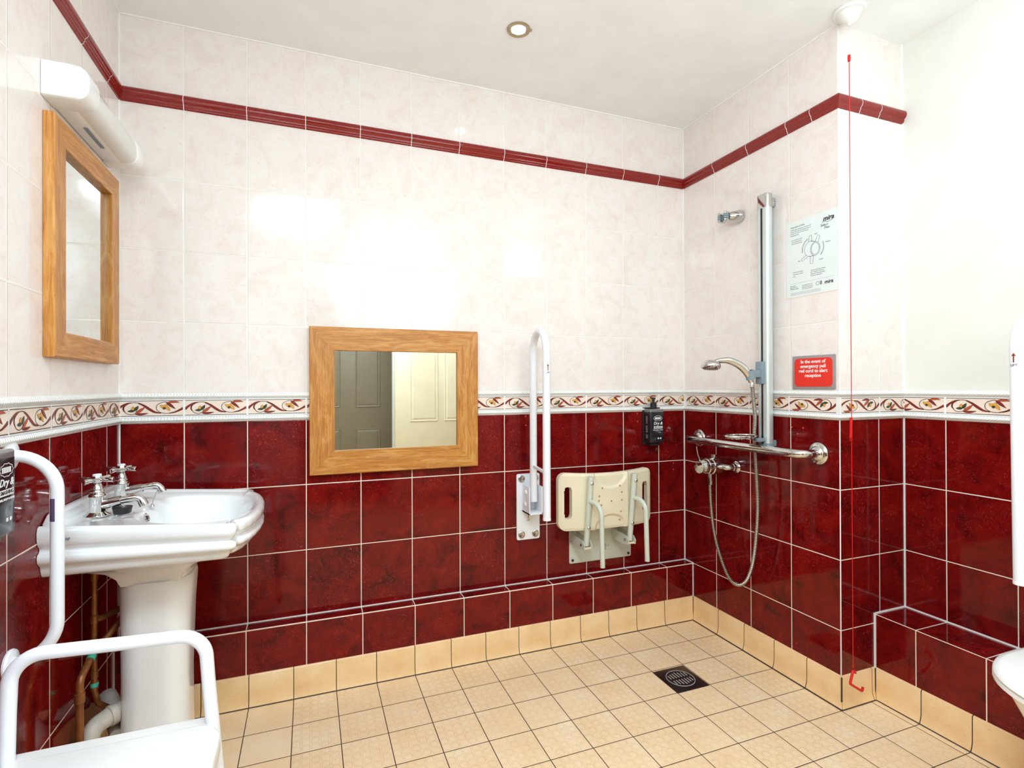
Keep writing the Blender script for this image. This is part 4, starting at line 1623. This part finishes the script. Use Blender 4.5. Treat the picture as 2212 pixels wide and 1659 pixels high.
# ------------------------------------------------------------------ instruction sheet and sign on shower wall
t = thing('instruction_sheet', 'white laminated shower operation guide on the wall right of the riser rail', 'poster', (W, -.725, 1.63))
m = basis((W, -.6165, 1.488), (-1, 0, 0))
PW, PH = .2175, .297
b = MB()
b.box((0, 0, .0004), (PW, PH, .0012), M['paper'], mat=m)
b.build('sheet', t)
b = MB()
F = m @ Matrix.Translation((0, 0, .0014))
I_ = M['ink']
T_ = lambda x, y: F @ Matrix.Translation((x, y, 0))
text_into(b, 'mira', .024, T_(.182, .268), I_, bold=.0007, shear=.25)
text_into(b, 'Select', .0125, T_(.165, .246), I_, shear=.1)
text_into(b, 'Flex', .0125, T_(.176, .235), I_, shear=.1)
b.tube([F @ Vector(p) for p in spline([(.156, .256, 0), (.168, .259, 0), (.180, .254, 0), (.200, .258, 0)], 5)], .0007, I_, n=5)
text_into(b, 'Operation Guide', .009, T_(.020, .272), M['ink2'], align='LEFT')
J_ = M['ink2']
para = ['The flow and temperature controls on this', 'shower valve work with separate levers to', 'set the flow of water and the shower', 'temperature level.']
for k, s_ in enumerate(para):
    text_into(b, s_, .0052, T_(.020, .262 - k * .0072), J_, align='LEFT')
for k, s_ in enumerate(['Turn the Flow Control', 'Lever anticlockwise to', 'increase the flow rate.']):
    text_into(b, s_, .0052, T_(.024, .222 - k * .0072), J_, align='LEFT')
text_into(b, 'OFF', .0065, T_(.131, .222), J_)
text_into(b, 'ON', .0065, T_(.058, .135), J_)
text_into(b, 'Warmer', .0062, T_(.180, .182), J_)
text_into(b, 'Cooler', .0062, T_(.152, .124), J_)
for k, s_ in enumerate(['Note: Lower indicates', 'Temperature Control', 'Lever.']):
    text_into(b, s_, .005, T_(.030, .096 - k * .0078), J_, align='LEFT')
for k, s_ in enumerate(['Turn the Temperature Control', 'Lever clockwise to decrease', 'temperature and anticlockwise', 'for warmer temperature.']):
    text_into(b, s_, .0048, T_(.108, .090 - k * .0068), J_, align='LEFT')
b.box((.018, .0525, 0), (.205, .0530, .0001), M['lgrey'], mat=F)
for k, s_ in enumerate(['Mira Showers', 'Gloucester Road', 'Cheltenham England']):
    text_into(b, s_, .0045, T_(.018, .044 - k * .006), J_, align='LEFT')
for k in range(4):
    b.box((.070, .040 - k * .005, 0), (.118 - 3e-3 * (k % 2), .0415 - k * .005, .0001), M['lgrey'], mat=F)
for k in range(3):
    b.box((.018, .016 - k * .004, 0), (.150, .0168 - k * .004, .0001), M['lgrey'], mat=F)
text_into(b, 'mira', .019, T_(.182, .036), I_, bold=.0005, shear=.25)
circ = lambda cx_, cy_, rx, ry, n=28: [F @ Vector((cx_ + rx * math.cos(2 * PI * i / n), cy_ + ry * math.sin(2 * PI * i / n), 0)) for i in range(n)]
b.tube(circ(.137, .037, .0065, .0065), .0007, J_, n=5, closed=True)
b.box((.147, .030, 0), (.155, .044, .0001), M['lgrey'], mat=F)
# drawing of the valve
for q in (circ(.128, .168, .020, .026), circ(.128, .168, .016, .022), circ(.108, .172, .026, .029)[4:24]):
    b.tube(q, .0006, J_, n=5, closed=len(q) > 22)
for q in ([(.100, .199, 0), (.104, .222, 0), (.112, .223, 0), (.114, .198, 0)], [(.128, .194, 0), (.138, .216, 0), (.148, .212, 0), (.140, .190, 0)],
          [(.090, .152, 0), (.068, .140, 0), (.071, .133, 0), (.096, .143, 0)], [(.108, .142, 0), (.106, .116, 0), (.118, .114, 0), (.120, .142, 0)],
          [(.110, .199, 0), (.130, .194, 0)], [(.100, .145, 0), (.124, .142, 0)]):
    b.tube([F @ Vector(p) for p in q], .0006, J_, n=5)
b.tube([F @ Vector(p) for p in spline([(.096, .212, 0), (.082, .200, 0), (.074, .182, 0), (.073, .164, 0)], 6)], .0014, M['lgrey'], n=6)
b.tube([F @ Vector(p) for p in spline([(.160, .188, 0), (.163, .170, 0), (.160, .154, 0), (.150, .140, 0)], 6)], .0014, M['lgrey'], n=6)
b.build('printing', t)
b = MB()
b.box((-.003, -.004, .0001), (PW + .002, PH + .003, .0003), M['btile'], mat=m)
b.build('laminate_edge', t)
t = thing('safety_sign', 'red emergency cord notice on a grey plate above the patterned border', 'sign', (W, -.735, 1.19))
m = basis((W, -.645, 1.131), (-1, 0, 0))
b = MB()
b.prism(rrect(0, 0, .180, .127, .004), .0005, .0050, M['sgrey'], mat=m, bev=.0008)
b.build('plate', t)
b = MB()
b.prism(rrect(.010, .010, .170, .117, .016), .0050, .0058, M['sred'], mat=m)
b.build('red_panel', t)
b = MB()
F = m @ Matrix.Translation((0, 0, .006))
for k, s_ in enumerate(['In the event of', 'emergency pull', 'red cord to alert', 'reception']):
    text_into(b, s_, .0175, F @ Matrix.Translation((.090, .104 - k * .0175, 0)), M['label'], bold=.0004)
random.seed(5)
for row in range(3):
    for c_ in range(34 if row < 2 else 14):
        if random.random() < .68:
            b.lathe([(.0008, 0), (.0005, .0005), (0, .0006)], M['sred'], F @ Vector((.018 + c_ * .0042, .034 - row * .0085 + random.choice((0, .0022)), 0)), axis=(-1, 0, 0), n=6, caps=False)
b.build('lettering', t)

# ------------------------------------------------------------------ emergency pull cord
t = thing('emergency_pull_cord', 'red emergency pull cord hanging from a white ceiling dome at the wall corner', 'pull cord', (2.352, -.895, ZC))
CX, CY = 2.352, -.898
b = MB()
b.lathe([(0, 0), (.048, 0), (.050, -.004), (.048, -.009), (.037, -.010), (.036, -.016), (.030, -.030), (.016, -.040), (.006, -.044), (.005, -.052), (0, -.052)], M['plastic'], (CX, CY, ZC - .0005), n=36)
b.build('ceiling_switch', t)
b = MB()
b.tube([(CX, CY, ZC - .05), (CX - .002, CY, 2.285)], .0012, M['label'], n=8)
b.build('upper_cord', t)
b = MB()
b.lathe([(0, 0), (.0045, .001), (.0050, .010), (.0045, .022), (0, .023)], M['cordred'], (CX - .002, CY, 2.262), n=14)
b.build('connector', t)
b = MB()
b.tube([(CX - .002, CY, 2.265), (CX, CY, 1.0), (CX + .001, CY, .172)], .0013, M['cordred'], n=8)
b.build('lower_cord', t)
b = MB()
b.tube([(CX - .002, CY, 1.035), (CX - .0035, CY, .955)], .0045, M['cordred'], n=10)
b.tube([(CX - .0035, CY, .955), (CX - .022, CY - .012, .968), (CX - .021, CY - .012, .978)], .0032, M['cordred'], n=10)
b.build('toggle', t)
b = MB()
b.tube(fillet([(CX + .012, CY, .155), (CX + .002, CY, .170), (CX - .020, CY - .004, .126), (CX + .036, CY - .006, .090), (CX + .040, CY - .006, .104)], [.006, .006, .004]), .0042, M['cordred'], n=10)
b.build('triangle_handle', t)

# ------------------------------------------------------------------ ceiling downlight
t = thing('downlight', 'small round recessed ceiling downlight with satin rim', 'ceiling light', (1.320, -.405, ZC))
b = MB()
b.lathe([(.043, 0), (.0425, -.003), (.038, -.005), (.031, -.0045), (.028, -.002)], M['gold'], (1.320, -.405, ZC - .0002), n=40, caps=False)
b.lathe([(.028, -.0025), (.026, -.002), (.0255, -.0006)], M['chrome'], (1.320, -.405, ZC - .0002), n=32, caps=False)
b.box((1.356, -.424, ZC - .005), (1.366, -.414, ZC - .001), M['gold'], .001)
b.build('rim', t)
b = MB()
b.lathe([(0, -.0008), (.0235, -.0008), (.0235, -.0004), (0, -.0004)], M['glow'], (1.320, -.405, ZC - .0005), n=32)
b.build('bulb', t)

# ------------------------------------------------------------------ floor drain
t = thing('floor_drain', 'dark square floor drain with round slotted grate', 'drain', (1.962, -.481, 0))
DX, DY = (1.962, -.480)
b = MB()
b.box((DX - .074, DY - .077, -.002), (DX + .074, DY + .077, .0025), M['dark'], .0008)
b.build('frame', t)
b = MB()
b.lathe([(.053, .0025), (.053, .0042), (.0555, .0042), (.0555, .0025)], M['alu'], (DX, DY, 0), n=40, caps=False)
b.lathe([(0, .0025), (.052, .0025), (.052, .0032), (0, .0032)], M['dark'], (DX, DY, 0), n=40)
for sy in (-1, 1):
    for k in range(-3, 4):
        x = DX + k * .0125
        L = .036 - abs(k) * .004
        b.box((x - .0022, DY + sy * .006, .0032), (x + .0022, DY + sy * (.006 + L), .0042), M['alu'], .0006)
for sy in (-1, 1):
    b.lathe([(0, .0032), (.004, .0032), (.004, .0045), (0, .0045)], M['steel'], (DX + sy * .045, DY, 0), n=12)
b.build('grate', t)

# ------------------------------------------------------------------ shower chair in the foreground
t = thing('shower_chair', 'white tubular framed shower chair with plastic seat at lower left', 'chair', (.26, -1.18, 0))
sx0, sx1, sy0, sy1, SZ = .070, .447, -1.46, -.935, .474
b = MB()
b.prism(rrect(sx0 + .02, sy0, sx1 - .028, sy1, .012), SZ - .028, SZ - .004, M['plastic'], bev=.004)
b.prism(rrect(sx0, sy0 + .02, sx1, sy1 - .030, .055, 10), SZ - .040, SZ, M['plastic'], bev=.008)
b.build('seat', t, ang=50)
for y in (-.962, -1.44):
    yy = y
    b = MB()
    sp = .012
    pts = [(.088, yy, .02), (.100, yy, .56), (.104, yy, .662), (.412, yy, .650), (.418, yy, .56), (.462, yy, .02)]
    b.tube(fillet(pts, [.5, .058, .058, .5], 10), .0125, M['enamel'], n=22)
    b.build('arm_and_legs', t)
    for x in (.088, .462):
        b = MB()
        b.lathe([(0, 0), (.019, 0), (.019, .006), (.016, .030), (.0127, .032)], M['lgrey'], (x, yy, 0.0), n=20)
        b.build('rubber_foot', t)
for x in (.097, .427):
    b = MB()
    b.tube([(x, -.962, .425), (x, -1.44, .425)], .010, M['enamel'], n=14)
    b.build('side_rail', t)

# ------------------------------------------------------------------ toilet
t = thing('toilet', 'white ceramic toilet at the lower right edge in front of the boxed ledge', 'toilet', (2.33, -1.545, 0))
TY = -1.532


def toil(z, xf, xb, hw_, n=48, p=2.2, dx=0):
    out = []
    for k in range(n):
        a = 2 * PI * k / n
        ca, sa = math.cos(a), math.sin(a)
        cxx = xb - .19
        rx = (cxx - xf) if ca < 0 else (xb - cxx)
        e = 2.0 if ca < 0 else 3.5
        q = (abs(ca) ** e + abs(sa) ** e) ** (-1 / e)
        out.append((cxx + q * ca * rx, TY + q * sa * hw_, z))
    return out


b = MB()
b.ring_loft([toil(0, 2.29, 2.545, .115), toil(.02, 2.29, 2.545, .112), toil(.10, 2.32, 2.545, .100), toil(.18, 2.30, 2.545, .112), toil(.26, 2.25, 2.545, .140), toil(0.3440, 2.182, 2.545, .165), toil(0.3890, 2.147, 2.545, .178), toil(0.4090, 2.140, 2.545, .181), toil(0.4120, 2.152, 2.545, .175)], M['white'], cap0=True, cap1=True)
b.build('bowl', t, ang=60)
b = MB()
b.ring_loft([toil(0.4130, 2.127, 2.50, .188), toil(0.4160, 2.120, 2.50, .192), toil(0.4260, 2.120, 2.50, .192), toil(0.4300, 2.125, 2.50, .189)], M['plastic'], cap0=True, cap1=True)
b.build('seat', t, ang=60)
b = MB()
b.ring_loft([toil(0.4305, 2.120, 2.51, .190), toil(0.4340, 2.114, 2.51, .193), toil(0.4410, 2.117, 2.51, .190), toil(0.4460, 2.137, 2.505, .175), toil(0.4480, 2.192, 2.48, .12)], M['plastic'], cap0=True, cap1=True)
b.build('lid', t, ang=60)

# small red plugs filling old screw holes in the tiles
M['plug'] = simple('pink_red_filler', srgb(206, 70, 74), .5)
PLUG_R = ((-.637, .982, 'upper left'), (-.688, .983, 'upper right'), (-.663, .958, 'lowest'))
PLUG_B = ((1.509, 1.012, 'upper of two tiny pink plugs under the border beside the folded rail', 'filled holes left of the folded rail'),
          (1.511, .972, 'lower of two tiny pink plugs under the border beside the folded rail', 'filled holes left of the folded rail'),
          (2.095, 1.012, 'upper of two tiny pink plugs beside the far black pump bottle', 'filled holes beside the pump bottle'),
          (2.097, .973, 'lower of two tiny pink plugs beside the far black pump bottle', 'filled holes beside the pump bottle'),
          (2.306, .760, 'upper of two tiny pink plugs between shower seat and room corner', 'filled holes near the corner'),
          (2.306, .729, 'lower of two tiny pink plugs between shower seat and room corner', 'filled holes near the corner'))
PL = [((W - .0004, y, z), (-1, 0, 0), q + ' of three tiny pink plugs between riser rail and grab bar flange', 'filled screw holes beside the riser rail') for y, z, q in PLUG_R]
PL += [((x, -.0004, z), (0, -1, 0), lab, grp) for x, z, lab, grp in PLUG_B]
for p, ax, lab, grp in PL:
    b = MB()
    b.lathe([(0, 0), (.0034, 0), (.0034, .0008), (.002, .0012), (0, .0012)], M['plug'], p, axis=ax, n=12)
    tag(b.build('filler_plug'), lab, 'plug', grp)
